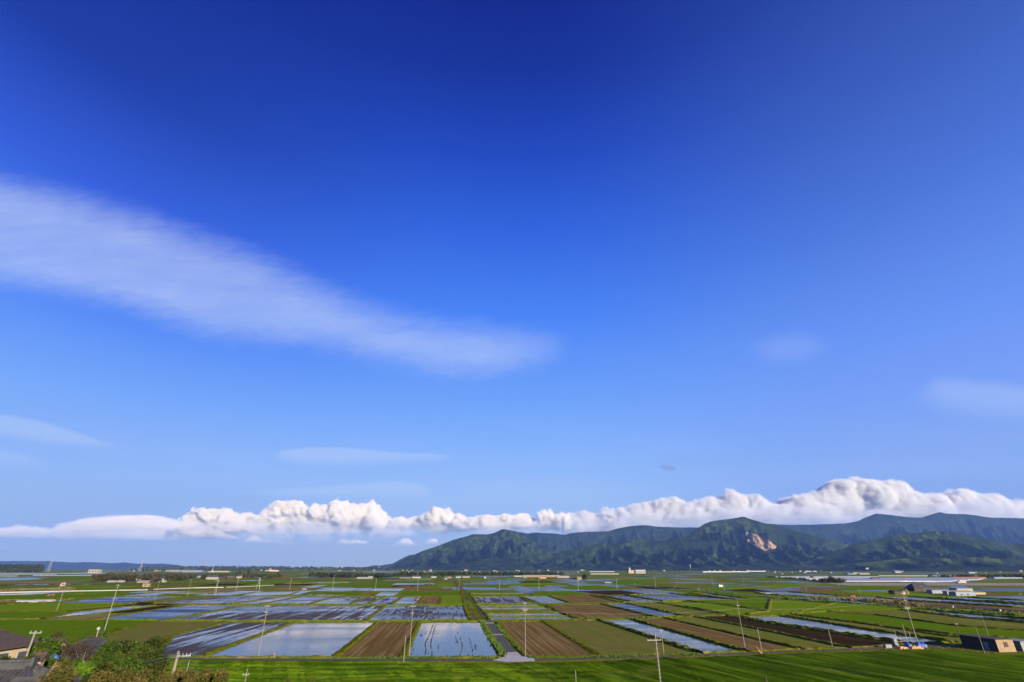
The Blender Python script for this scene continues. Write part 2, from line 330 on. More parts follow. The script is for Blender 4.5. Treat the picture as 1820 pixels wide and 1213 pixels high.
PROF2 = [(380, 962, 966, .2), (420, 958, 969, .6), (455, 948, 968, .8), (490, 951, 968, .6), (520, 960, 967, .3), (560, 962, 968, .3), (600, 957, 970, .6), (625, 952, 971, .6), (650, 957, 970, .4), (680, 962, 970, .3), (705, 957, 974, .5), (725, 953, 974, .5), (745, 957, 972, .4), (765, 955, 969, .5), (785, 962, 968, .2)]
cloud_bank('cloud', 380, 780, 30, cm3, 'ragged low scraps of cloud hanging under the left cumulus heaps', PROF2, 700, 420)
PROF3 = [(-20, 966, 975, .2), (20, 966, 976, .3), (50, 968, 976, .3), (80, 972, 976, .2)]
cloud_bank('cloud', -20, 75, 30, cm3, 'small faint cloud scrap low at the left frame edge', PROF3, 700, 300)
# ---------------------------------------------------------------- mountains
def hill_mat(name, dark, mid, light, scale=1.0):
    m_, t, b, out = new_mat(name); p = wpos(t)
    n = t.noise(p, .0035 * scale, 6, .62); n2 = t.noise(p, .014 * scale, 4, .55); n3 = t.noise(p, .0012 * scale, 3, .5)
    col = t.mix(t.rng(n, .40, .60), (*dark, 1), (*mid, 1))
    f = t.m('MULTIPLY', t.rng(n2, .48, .66), t.rng(n3, .38, .6)); col = t.mix(f, col, (*light, 1))
    at = t.new('ShaderNodeAttribute', attribute_name='quarry')
    q = t.noise(t.map(p, scale=(1, 1, 7)), .012, 5, .7)
    col = t.mix(t.rng(t.m('ADD', at.outputs['Fac'], t.m('MULTIPLY', t.m('SUBTRACT', n2, .5), .4)), .45, .6), col, t.mix(t.rng(q, .4, .62), (.20, .13, .075, 1), (.34, .245, .155, 1)))
    setp(t, b, col, 1.0, .1); bump(t, b, n2, .8, 8)
    return m_
MT2 = hill_mat('far_mountain_forest', (.004, .009, .007), (.009, .018, .011), (.022, .034, .016))  # rear ranges coloured darker, standing in for cloud shadow
MT = hill_mat('mountain_forest', (.004, .009, .005), (.012, .023, .007), (.036, .052, .012))
LAYERS = [  # name, distance, skirt, spur wavelength, silhouette
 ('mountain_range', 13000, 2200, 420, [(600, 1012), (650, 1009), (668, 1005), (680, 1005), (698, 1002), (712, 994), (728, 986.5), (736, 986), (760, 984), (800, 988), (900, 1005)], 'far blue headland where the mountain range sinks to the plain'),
 ('mountain', 8600, 2900, 430, [(640, 1013), (690, 1011), (705, 1002), (722, 993), (749, 980), (780, 969), (805, 959), (831, 952), (840, 949), (858, 949), (868, 950), (881, 946), (892, 940), (904, 942), (917, 944), (930, 952), (945, 961), (962, 970), (985, 977), (1010, 985), (1050, 993), (1100, 1003), (1150, 1012)], 'green mountain at the left end of the range with a small pointed summit'),
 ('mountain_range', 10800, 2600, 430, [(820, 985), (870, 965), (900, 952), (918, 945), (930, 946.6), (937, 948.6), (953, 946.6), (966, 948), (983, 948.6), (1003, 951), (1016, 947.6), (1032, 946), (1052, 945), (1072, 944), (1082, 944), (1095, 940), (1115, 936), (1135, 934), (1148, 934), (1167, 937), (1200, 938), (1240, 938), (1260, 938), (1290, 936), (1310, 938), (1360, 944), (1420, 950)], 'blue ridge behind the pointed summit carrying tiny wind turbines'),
 ('foothills', 7300, 2100, 330, [(800, 1012), (860, 1003), (900, 994), (920, 990), (963, 987), (986, 985.5), (1003, 979), (1022, 977), (1039, 972), (1059, 967), (1075, 964), (1092, 967), (1111, 962), (1131, 958.5), (1154, 959), (1181, 961), (1200, 957), (1225, 957), (1260, 962), (1300, 970), (1340, 985), (1400, 1002), (1440, 1012)], 'green wooded foothills below the blue ridge'),
 ('mountain', 7900, 2500, 380, [(1100, 1006), (1150, 990), (1190, 972), (1220, 955), (1240, 941), (1253, 931), (1273, 925), (1296, 922), (1309, 920.5), (1325.5, 917), (1342, 923), (1362, 929.5), (1385, 934), (1405, 941), (1431, 949), (1457, 957.5), (1484, 963), (1500, 968), (1530, 978), (1570, 990), (1640, 1006)], 'peaked green mountain with a bare quarry scar on its flank'),
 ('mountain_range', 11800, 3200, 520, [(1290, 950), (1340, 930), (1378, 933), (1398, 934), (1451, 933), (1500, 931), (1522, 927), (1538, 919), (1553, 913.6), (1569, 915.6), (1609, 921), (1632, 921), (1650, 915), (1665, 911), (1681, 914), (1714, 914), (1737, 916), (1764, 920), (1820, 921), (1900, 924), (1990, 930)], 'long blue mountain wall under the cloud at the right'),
 ('foothills', 6100, 2000, 360, [(1380, 1008), (1430, 998), (1451, 989), (1484, 979), (1500, 971), (1523, 964), (1550, 959), (1569, 953), (1592, 949), (1615, 949), (1645, 945), (1665, 946), (1691, 950), (1714, 952), (1737, 956), (1764, 962), (1787, 966), (1820, 966), (1870, 968), (1980, 980)], 'dark green spurred hills in front of the long blue wall'),
 ('foothills', 4600, 900, 300, [(1440, 1012), (1480, 1007), (1510, 1001), (1560, 998), (1600, 993), (1650, 990), (1690, 993), (1730, 990), (1780, 994), (1850, 992), (1980, 996)], 'low dark wooded hill at the foot of the right hand mountains'),
]
for k_, (nm, Yr, skirt, wl, sil, lab) in enumerate(LAYERS):
    xs = np.array([p[0] for p in sil], float); zs = np.array([max(0.0, W(p[0], p[1], Yr).z) for p in sil]); Xr = np.array([W(p[0], p[1], Yr).x for p in sil])
    nx = int((Xr[-1] - Xr[0]) / 22); nx = min(nx, 760)
    ty = np.concatenate([np.linspace(-1, 0, 210), np.linspace(0.03, .7, 12)])
    X1 = np.linspace(Xr[0], Xr[-1], nx); Hr = np.interp(X1, Xr, zs)
    # smooth the polyline a little, then roughen the crest
    Hr = np.convolve(np.pad(Hr, 1, 'edge'), np.ones(3) / 3, 'valid'); Hr = Hr + 14 * fbm(X1 / 150 + k_ * 9, X1 * 0 + k_, 4, .6) * (Hr > 15)
    XX, TT = np.meshgrid(X1, ty); HH = np.broadcast_to(Hr, XX.shape)
    crest = 260 * pn(X1 / 1500 + 3.1 * k_, X1 * 0 + 7.7); YY = Yr + TT * skirt * (0.45 + 0.55 * HH / max(Hr.max(), 1)) * 1.0 + crest * (1 - np.abs(TT))
    XS = XX * (1 + TT * skirt / Yr * .5)                  # fans in a little towards the viewer
    a = 1 - np.abs(TT) * (TT < 0) - (TT > 0) * TT / .7
    prof = np.where(TT < 0, a ** 1.25 * .75 + .25 * a, a)
    wx = XS + 160 * pn(XS / 700, YY / 700 + k_); wy = YY + 160 * pn(XS / 700 + 50, YY / 700)
    rg = ridged(wx / wl + k_ * 13.7 + TT * .7, wy / (wl * 2.3), 5, .55); rg2 = ridged(wx / (wl * .36) + 5, wy / (wl * .55) + k_, 4, .55)
    carve = (1 - rg) * .78 + (1 - rg2) * .22
    mid = np.where(TT < 0, np.sin(np.clip(-TT, 0, 1) ** .55 * math.pi) ** .8, 0)
    Z = HH * prof * (1 - carve * mid) + HH * .24 * mid * (rg - .5) - 1.5
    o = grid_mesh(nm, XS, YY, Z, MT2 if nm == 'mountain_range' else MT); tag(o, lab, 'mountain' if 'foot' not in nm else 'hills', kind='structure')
    at = o.data.attributes.new('quarry', 'FLOAT', 'POINT'); vals = np.zeros(XS.size, np.float32)
    if nm == 'mountain' and Yr == 7900:
        # the quarry scar: seen as a patch from (1315,945) to (1390,978)
        P_ = np.stack([XS, YY, Z], -1).reshape(-1, 3); rel = P_ - np.array([0, 0, HC])
        zc = rel[:, 1] * CP + rel[:, 2] * SP; yc = -rel[:, 1] * SP + rel[:, 2] * CP
        ix = CX + FPX * rel[:, 0] / zc; iy = CY - FPX * yc / zc
        s_ = ((ix - 1316) * 0.905 + (iy - 947) * .425) / 78; c_ = (-(ix - 1316) * .425 + (iy - 947) * .905)
        wd = 11.5 * np.sin(np.clip(s_, 0, 1) * math.pi) ** .6 * (1 - .15 * s_) + .01
        vals = np.clip(1.05 - np.abs(c_ - 1) / wd * .55, 0, 1).astype(np.float32) * ((s_ > 0) & (s_ < 1))
    at.data.foreach_set('value', vals)
# far blue islands at the left horizon
sil = [(-80, 999), (-20, 998), (40, 997.5), (90, 998), (130, 1000), (165, 999.5), (200, 1001.5), (222, 1000), (240, 1002), (272, 1002.5), (290, 1001.8), (310, 1004), (335, 1009)]
Yr = 16500; X1 = np.linspace(W(-80, 1000, Yr).x, W(335, 1000, Yr).x, 200); Hr = np.interp(X1, [W(p[0], p[1], Yr).x for p in sil], [max(0, W(p[0], p[1], Yr).z) for p in sil]); Hr = Hr + 8 * fbm(X1 / 500, X1 * 0, 3)
TT = np.linspace(-1, .4, 30)[:, None]; XX = np.broadcast_to(X1, (30, 200)); Z = np.broadcast_to(Hr, (30, 200)) * (1 - np.abs(TT)) * (.8 + .4 * ridged(XX / 600, TT * 1.5)); Z[21] = Hr
o = grid_mesh('distant_hills', XX, Yr + TT * 900 + 0 * XX, Z - 1, MT); tag(o, 'pale blue line of far hills above the left horizon', 'hills', kind='structure')

# ---------------------------------------------------------------- haze
m_ = bpy.data.materials.new('haze_air'); m_.use_nodes = True; t = NT(m_.node_tree); t.n.clear()
out = t.new('ShaderNodeOutputMaterial'); vol = t.new('ShaderNodeVolumePrincipled'); t.l.new(vol.outputs[0], out.inputs['Volume'])
vol.inputs['Color'].default_value = (.20, .40, 1.0, 1); vol.inputs['Density'].default_value = 2.3e-5; vol.inputs['Anisotropy'].default_value = 0.0
hz = MB().box((-24000, -300, -2), (24000, 17600, 1290)).obj('haze', m_); tag(hz, 'thin blue air haze in front of the mountains', 'haze', kind='stuff')
# ---------------------------------------------------------------- ground, fields, water
def rowcoord(t, rot=ROW):                                 # world position turned to the field grid: x across the rows, y along
    return t.map(wpos(t), rot=(0, 0, -rot))
def field_mat(name, c1, c2, row=None, rowc=None, patch=.02, fine=.8, rough=1.0, spec=0., bmp=.12, across=False, rot=ROW, row_scale=.75, c3=None):
    m_, t, b, out = new_mat(name); p = rowcoord(t, rot)
    a = t.noise(p, patch, 4, .6); f = t.noise(t.map(p, scale=(1, .35, 1)), fine, 4, .65)
    col = t.mix(t.rng(a, .36, .64), (*c1, 1), (*c2, 1))
    col = t.mix(t.rng(f, .3, .75, 0, .55), col, (c1[0] * .55, c1[1] * .6, c1[2] * .55, 1))
    if rowc:
        r = t.noise(t.map(p, scale=(.045, row_scale, 1) if across else (row_scale, .012, 1)), 1.0, 3, .6)
        r2 = t.noise(t.map(p, scale=(row_scale * .28, .02, 1)), 1.0, 3, .6)
        col = t.mix(t.m('MULTIPLY', t.rng(r, .46, .54), .9), col, (*rowc, 1)); col = t.mix(t.rng(r2, .50, .62, 0, .7), col, (*rowc, 1))
    if c3: col = t.mix(t.rng(t.noise(p, patch * 2.2, 5, .65), .56, .66), col, (*c3, 1))
    setp(t, b, col, rough, spec)
    if bmp: bump(t, b, f, .8, bmp)
    return m_
M = {}
M['grass'] = field_mat('meadow_grass', (0.088, 0.118, 0.005), (0.118, 0.125, 0.008), patch=.035, fine=1.4, bmp=.3, c3=(0.177, 0.140, 0.058))
M['plain'] = field_mat('plain_grass', (0.112, 0.137, 0.010), (0.153, 0.152, 0.021), patch=.008, fine=.15, bmp=.2, c3=(0.088, 0.078, 0.036))
M['G'] = field_mat('young_wheat', (0.092, 0.168, 0.005), (0.123, 0.188, 0.008), rowc=(0.073, 0.132, 0.004), patch=.02, fine=.8)
M['Y'] = field_mat('bright_wheat', (0.132, 0.222, 0.007), (0.159, 0.241, 0.009), rowc=(0.106, 0.174, 0.007), patch=.02, fine=.8)
M['O'] = field_mat('sparse_stubble', (0.160, 0.153, 0.022), (0.209, 0.181, 0.043), rowc=(0.094, 0.124, 0.022), patch=.03, fine=.9)
M['B'] = field_mat('ploughed_soil', (0.195, 0.134, 0.052), (0.236, 0.165, 0.068), rowc=(0.112, 0.071, 0.026), patch=.03, fine=1.2)
M['S'] = field_mat('tilled_stubble', (.165, .128, .040), (.175, .148, .045), rowc=(.105, .125, .022), patch=.03, fine=.9)
M['D'] = field_mat('dark_soil', (0.041, 0.028, 0.013), (0.057, 0.037, 0.016), rowc=(0.025, 0.017, 0.009), patch=.03, fine=1.0)
M['T'] = field_mat('dry_straw', (.200, .155, .070), (.26, .200, .100), rowc=(.15, .12, .05), patch=.03, fine=1.0)
M['K'] = field_mat('mulch_sheet', (.42, .38, .30), (.36, .33, .27), rowc=(.20, .17, .12), across=True, patch=.02, fine=.6, row_scale=.5)
M['road'] = field_mat('asphalt', (.058, .052, .040), (.074, .066, .050), patch=.15, fine=3, bmp=.01, rough=.85, spec=.3)
M['track'] = field_mat('worn_track', (.085, .080, .045), (.105, .115, .035), patch=.12, fine=2)
M['conc'] = field_mat('concrete_slab', (.36, .34, .33), (.42, .40, .38), patch=.3, fine=2, bmp=.01, rough=.8, spec=.3)
def water_mat(name, base, rough, ripple, mud=None, thr=(.5, .56), stretch=(.5, .02), blotch=0., seed=0., rot=ROW):
    m_, t, b, out = new_mat(name); p = rowcoord(t, rot)
    n = t.noise(t.map(p, scale=(1, 1, 1)), .05, 4, .6); w = t.noise(t.map(p, scale=(1, .6, 1)), 1.6, 4, .6)
    wind = t.noise(t.map(wpos(t), loc=(seed, 0, 0), scale=(.012, .05, 1)), 1.0, 4, .6)   # wind roughens bands of the surface
    rg = t.rng(wind, .35, .68, rough * .35, rough * 1.5)
    col = t.mix(t.rng(n, .35, .65), (*base, 1), tuple(c * 1.35 for c in base) + (1,))
    setp(t, b, col, rg, .5); b.inputs['IOR'].default_value = 1.25
    nb = t.new('ShaderNodeBump'); t.l.new(w, nb.inputs['Height']); nb.inputs['Distance'].default_value = .012
    t.l.new(t.rng(wind, .35, .65, ripple * .3, ripple), nb.inputs['Strength']); t.l.new(nb.outputs[0], b.inputs['Normal'])
    if mud:
        b2 = t.new('ShaderNodeBsdfPrincipled'); f = t.noise(p, 1.5, 4, .7)
        setp(t, b2, t.mix(f, tuple(c * .6 for c in mud) + (1,), (*mud, 1)), .7, .25); bb = t.new('ShaderNodeBump'); t.l.new(f, bb.inputs['Height']); bb.inputs['Distance'].default_value = .12
        t.l.new(bb.outputs[0], b2.inputs['Normal'])
        q = t.noise(t.map(p, loc=(seed, seed, 0), scale=(stretch[0], stretch[1], 1)), 1.0, 5, .66, .15)
        q2 = t.noise(t.map(p, loc=(seed * 3, 0, 0), scale=(.022, .016, 1)), 1.0, 3, .5)
        q = t.m('ADD', q, t.m('MULTIPLY', t.m('SUBTRACT', q2, .5), blotch))
        mx = t.new('ShaderNodeMixShader'); t.l.new(t.rng(q, thr[0], thr[1]), mx.inputs[0]); t.l.new(b.outputs[0], mx.inputs[1]); t.l.new(b2.outputs[0], mx.inputs[2]); t.l.new(mx.outputs[0], out.inputs[0])
    return m_
MUD = (.060, .036, .018)
M['W'] = water_mat('paddy_water', (.030, .040, .040), .24, .35, MUD, (.70, .72), (.6, .03), .1)
M['P'] = water_mat('calm_paddy_water', (.030, .040, .040), .09, .20, MUD, (.615, .63), (.35, .018), .0, 5)
M['Q'] = water_mat('calm_paddy_water', (.030, .040, .040), .13, .20, MUD, (.66, .68), (.20, .02), .0, 8)
M['V'] = water_mat('deep_blue_paddy_water', (.020, .032, .060), .36, .8, MUD, (.70, .74), (.10, .15), .3, 2)
M['C'] = water_mat('clouded_paddy_water', (.055, .078, .066), .20, .22)
M['M'] = water_mat('muddy_paddy', (.030, .040, .040), .24, .30, MUD, (.50, .53), (.40, .018), .55, 11)
M['N'] = water_mat('furrowed_muddy_paddy', (.030, .040, .040), .22, .30, MUD, (.455, .485), (.30, .010), .35, 3)
M['L'] = water_mat('patchy_muddy_paddy', (.030, .040, .040), .22, .30, MUD, (.55, .57), (.8, .05), .75, 21)
M['X'] = water_mat('dark_wet_mud', (.015, .022, .045), .2, .5, (.035, .022, .014), (.50, .56), (.12, .12), .5, 6)  # mud darker than in the other paddies

o = mesh_obj('ground', [(-23900, -290, 0), (23900, -290, 0), (23900, 17500, 0), (-23900, 17500, 0)], [(0, 1, 2, 3)], M['plain']); tag(o, 'flat green farmed plain reaching to the mountains', kind='structure')

KIND = {'W': ('paddy_water', 'blue water standing in a flooded rice paddy'), 'P': ('paddy_water', 'calm pale water mirroring the sky in a near rice paddy'), 'Q': ('paddy_water', 'wide pale sheet of water in a near rice paddy'),
        'V': ('paddy_water', 'deep blue rippled water in a flooded paddy'), 'C': ('paddy_water', 'cloudy green grey water in a flooded paddy'), 'M': ('muddy_paddy', 'half flooded paddy streaked with dark mud'),
        'N': ('muddy_paddy', 'paddy with long furrows of dark mud and water'), 'L': ('muddy_paddy', 'flooded paddy with patches of dark mud'), 'X': ('muddy_paddy', 'dark wet paddy with a little blue water'),
        'G': ('wheat_field', 'green field of young wheat'), 'Y': ('wheat_field', 'bright green field of young wheat'), 'O': ('stubble_field', 'olive field of sparse stubble'), 'B': ('ploughed_field', 'ploughed brown field'), 'S': ('stubble_field', 'tan and olive field with thin green rows'),
        'D': ('ploughed_field', 'dark bare soil field'), 'T': ('dry_field', 'dry straw coloured field'), 'K': ('mulched_field', 'long field under pale plastic mulch')}
FIELDS = [
 ('N', [(300,1132),(410,1106.3),(521,1106.5),(453,1131),(353,1168),(278,1168)]),
 ('S', [(275,1105),(398,1105),(301,1131),(285,1150),(200,1160),(183,1137),(212,1120)]),
 ('G', [(-260,1102),(284,1102.6),(240,1114),(195,1126),(150,1150),(0,1162),(-260,1162)]),
 ('V', [(167,1101.3),(332,1076.3),(440,1076.2),(291,1102)]),
 ('T', [(80,1101),(178,1091.5),(226,1091),(160,1101)]), ('D', [(180,1091),(213,1086),(290,1076.6),(330,1076.4),(229,1091)]),
 ('C', [(80,1100.5),(130,1089),(225,1078.5),(285,1076.6),(210,1086),(172,1091)]),
 ('G', [(-200,1087),(0,1087),(110,1087),(130,1088),(75,1100),(-200,1100)]), ('Y', [(-160,1074),(60,1072.5),(240,1073),(200,1078),(120,1086),(-160,1086)]),
 ('V', [(103,1072),(200,1061),(325,1060.6),(222,1073)]), ('C', [(60,1070),(85,1066),(140,1064.5),(110,1069),(85,1071)]),
 ('M', [(297,1102.6),(420,1079),(455,1077.2),(560,1077),(683,1077),(646,1103.2)]),
 ('M', [(272,1072.6),(385,1060.3),(513,1060.3),(400,1074)]), ('C', [(413,1074),(513,1060.5),(532,1060.5),(462,1073.8)]),
 ('M', [(466,1073.8),(540,1060.7),(592,1060.7),(546,1073.8)]), ('L', [(552,1073.8),(597,1061),(652,1061),(620,1073.8)]), ('M', [(625,1073.8),(657,1062),(681,1061),(652,1073.8)]),
 ('M', [(656,1073.8),(686,1061),(713,1061),(689,1073.8)]), ('W', [(699,1073.8),(719,1061),(751.5,1061),(741.5,1073.8)]), ('B', [(744,1073.8),(753.5,1061),(783,1061),(781,1073.8)]), ('Y', [(783,1073.8),(784.5,1060.5),(819,1060.5),(823,1073.8)]),
 ('C', [(425,1059.6),(455,1052.7),(530,1051.7),(512,1057.4),(455,1059.4)]), ('M', [(508,1060),(540,1056.8),(615,1057.7),(600,1060)]), ('G', [(532,1056),(556,1051),(675,1052),(662,1059.4),(617,1057.4)]),
 ('O', [(635,1059),(648,1053),(674,1053),(663,1059.4)]), ('C', [(666,1059.6),(676,1053.2),(711,1053.2),(701,1059.6)]), ('G', [(704,1059.6),(716,1051.2),(817,1051.2),(821,1059.6)]),
 ('C', [(557,1050.2),(575,1046),(640,1045.8),(628,1050.4)]), ('W', [(630,1050.4),(641,1045.8),(665,1045.8),(655,1050.4)]), ('C', [(657,1050.4),(667,1046),(720,1046.1),(711,1050.5)]),
 ('T', [(477,1049),(505,1044.8),(558,1045.5),(548,1049.6)]), ('B', [(719,1050.5),(724,1046.2),(804,1046.2),(806,1050.5)]), ('B', [(700,1044.8),(712,1041.2),(734,1041.2),(729,1044.8)]), ('O', [(731,1044.8),(737,1041),(768,1041),(761,1044.8)]),
 ('Y', [(776,1044.8),(781,1037),(804,1037),(805,1044.8)]), ('B', [(752,1040.2),(757,1038),(771,1038),(768,1040.2)]), ('G', [(560,1043.8),(600,1038),(700,1038.4),(690,1044)]), ('G', [(640,1037),(660,1032),(770,1031.5),(750,1037)]),
 ('Q', [(358,1168.5),(457,1131.5),(527,1106.8),(668,1106.3),(592,1169)]), ('B', [(597,1168.6),(673,1106.2),(744,1106.2),(708,1169)]), ('P', [(723,1169),(747.5,1106.4),(854,1106),(887.5,1168.6)]),
 ('L', [(653.5,1103.3),(684,1079.5),(720,1077.6),(822,1077.3),(831.5,1101.8)]),
 ('B', [(886,1106),(963,1104.4),(1064,1165.5),(938,1167.5),(932,1160)]), ('S', [(966,1104.4),(1060,1102.8),(1231,1160),(1069,1165.5)]), ('C', [(1067,1102.2),(1120,1101.5),(1319,1157.6),(1244,1159.8)]),
 ('B', [(1129,1100.8),(1179,1099.2),(1365,1142),(1416,1153),(1328,1157)]), ('O', [(1184,1098.6),(1232,1096.8),(1365,1122.5),(1499,1151),(1424,1153),(1365,1139.8)]), ('D', [(1237,1096.2),(1290,1095.4),(1365,1108.6),(1600,1144.4),(1560,1147.5),(1507,1151),(1365,1121.6)]),
 ('C', [(1319,1096.4),(1365,1095.7),(1396,1095.2),(1515,1116),(1630,1132.6),(1687,1141),(1622,1144),(1485,1124),(1365,1106.8)]),
 ('O', [(1382,1094.2),(1407,1092.8),(1560,1113.2),(1680,1131.4),(1762,1139.4),(1695,1140.6),(1560,1120.5)]), ('G', [(1409,1091.6),(1470,1088),(1560,1094),(1700,1113),(1900,1128),(1900,1142),(1820,1136),(1700,1128),(1560,1111.6)]),
 ('O', [(1474,1087.6),(1500,1086),(1600,1084.4),(1700,1097.6),(1900,1116),(1900,1127),(1700,1112),(1560,1093.4)]),
 ('C', [(1622,1086.2),(1665,1087.2),(1820,1100.4),(1910,1108),(1910,1113.6),(1820,1106),(1715,1097.4)]),
 ('Y', [(1372,1064.4),(1410,1064.2),(1540,1075),(1622,1081),(1600,1083.6),(1500,1085.6),(1472,1087),(1408,1091),(1330,1092.4),(1368,1087)]),
 ('Y', [(1171,1071.5),(1212,1069.4),(1275,1074.2),(1363,1087),(1330,1090.8),(1292,1091.6),(1245,1082)]), ('O', [(1118,1072.4),(1167,1071.4),(1288,1093.6),(1224,1095.5),(1180,1087.5)]),
 ('G', [(1223,1068),(1310,1065.2),(1370,1064.6),(1480,1073),(1420,1086),(1368,1085.4),(1280,1073.4)]),
 ('V', [(1071,1074.4),(1113,1073.4),(1214,1095.2),(1166,1096.6)]), ('B', [(973,1076),(1068,1074.6),(1161,1096.8),(1028,1100.2)]),
 ('W', [(873,1102.2),(869,1096.8),(1010,1096.4),(1024,1100.6)]), ('W', [(868,1095.8),(864,1091.2),(996,1090),(1008,1095)]), ('O', [(863,1090.2),(858,1085.2),(980,1084),(994,1088.8)]),
 ('C', [(858,1084.2),(853,1080.2),(968,1080),(979,1083.2)]), ('C', [(852,1079),(849,1076.8),(955,1075.2),(966,1078.6)]), ('M', [(849,1073),(842,1061.3),(921,1060.8),(944,1072.4)]),
 ('C', [(928,1060.9),(975,1060.4),(1011,1072.4),(963,1073)]), ('B', [(980,1060),(1048,1059.2),(1101,1070.8),(1018,1072.4)]), ('O', [(1051,1058.9),(1070,1058.7),(1122,1069.8),(1104,1070.8)]), ('X', [(1056,1058.4),(1110,1058.7),(1170,1068.3),(1124,1069.6)]),
 ('L', [(1113,1057.9),(1190,1055.4),(1300,1066),(1176,1068.2)]), ('C', [(1225,1055.2),(1260,1056),(1333,1065),(1306,1065.8)]), ('D', [(1019,1051.4),(1104,1049.6),(1148,1055.8),(1082,1057.8)]), ('W', [(1107,1049.3),(1130,1048.5),(1212,1054),(1152,1055.5)]),
 ('G', [(943,1051.8),(1016,1050.6),(1062,1057.8),(966,1059.2)]), ('C', [(837,1056.2),(835,1055),(930,1054.7),(940,1056.4)]), ('C', [(834,1048.6),(832,1046.9),(905,1046.4),(910,1048.2)]), ('G', [(839,1060),(837.5,1057.2),(942,1057),(958,1059.6)]), ('G', [(834.5,1054),(834,1049.6),(912,1049.2),(926,1053.6)]),
 ('C', [(907,1044.8),(990,1044.2),(1016,1049),(926,1050)]), ('G', [(1004,1043.2),(1060,1040.6),(1128,1046.6),(1070,1049.6),(1018,1048)]), ('B', [(1062,1044),(1127,1042.5),(1150,1047),(1133,1047.6)]), ('W', [(905,1042.3),(925,1041.5),(937,1044),(908,1044.4)]),
 ('C', [(966,1041.2),(1004,1040.7),(1015,1043.2),(978,1043.8)]), ('C', [(1008,1037.2),(1040,1035.8),(1065,1038),(1020,1039)]), ('Y', [(900,1037.5),(980,1036),(1000,1039.6),(910,1040.6)]), ('G', [(830,1044),(826,1040),(895,1040),(902,1045)]),
 ('V', [(1340,1047.2),(1400,1046.6),(1440,1050.5),(1365,1050.4)]), ('C', [(1345,1053.5),(1400,1052.6),(1500,1060),(1430,1060.4),(1360,1057)]), ('C', [(1560,1062.4),(1615,1061.5),(1820,1075.6),(1905,1079),(1800,1078.8),(1600,1066.2)]), ('C', [(1622,1060.8),(1720,1062.6),(1910,1073),(1910,1075),(1820,1072.4)]),
 ('B', [(1520,1066),(1590,1067.4),(1800,1080.4),(1910,1085),(1910,1093),(1720,1083),(1600,1077),(1540,1071)]), ('B', [(1407,1042.6),(1500,1044.8),(1520,1048.6),(1440,1047.6)]), ('Y', [(1480,1051),(1560,1051),(1640,1055.5),(1830,1066),(1910,1069),(1910,1072),(1720,1062.2),(1560,1059.6)]),
 ('V', [(1738,1047),(1820,1046.4),(1960,1047),(1960,1052),(1756,1051.4)]), ('K', [(1465,1036.6),(1560,1035.8),(1830,1036.8),(2000,1038),(2000,1042),(1830,1041.2),(1505,1041)]),
 ('W', [(155,1054.6),(200,1053.4),(380,1054.4),(330,1056.6)] if 0 else [(285,1056.2),(320,1053.8),(385,1054),(372,1056.2)]), ('T', [(320,1053),(350,1051.2),(420,1051.6),(400,1053.2)]),
 ('T', [(-60,1036.6),(20,1033.6),(110,1032.6),(160,1033),(90,1037.6)]), ('C', [(-60,1031),(0,1027.6),(60,1027.4),(78,1029.6),(10,1032)]), ('G', [(70,1031.8),(100,1024.6),(165,1024.4),(160,1031)]), ('C', [(10,1040.6),(60,1038.4),(170,1038.2),(150,1040)]),
 ('G', [(-120,1062),(20,1058.4),(180,1055),(280,1053.4),(200,1060),(100,1067),(-120,1069)]), ('K', [(-60,1070),(-10,1067.6),(45,1065.6),(20,1068.4)]), ('D', [(-100,1076),(-60,1072.4),(45,1070.6),(38,1073.4),(10,1074.6)]),
 ('G', [(120,1052),(150,1046.4),(235,1044.6),(225,1049.6)]), ('T', [(-40,1056),(-20,1052),(15,1050.4),(60,1052),(30,1055.4)]),
 ('V', [(1260,1040.6),(1330,1039),(1352,1040.6),(1290,1042.2)]), ('C', [(1180,1035.4),(1265,1034),(1280,1035.6),(1220,1037.4)]), ('V', [(1188,1028),(1215,1027.6),(1222,1029.4),(1196,1030)]), ('Y', [(1240,1045.6),(1290,1043.6),(1400,1043),(1395,1045),(1300,1047.8)]),
 ('D', [(1290,1050),(1330,1047),(1345,1047),(1368,1051),(1380,1055)]), ('G', [(1080,1035.6),(1140,1034),(1190,1038.6),(1130,1041)]), ('G', [(1345,1026.6),(1400,1026),(1430,1033),(1352,1033.4)]),
 ('Y', [(1350,1041.5),(1395,1040.4),(1455,1043),(1400,1044.6)]), ('G', [(1470,1049.6),(1520,1050),(1620,1047.6),(1560,1042.4),(1525,1042.2)]),
]
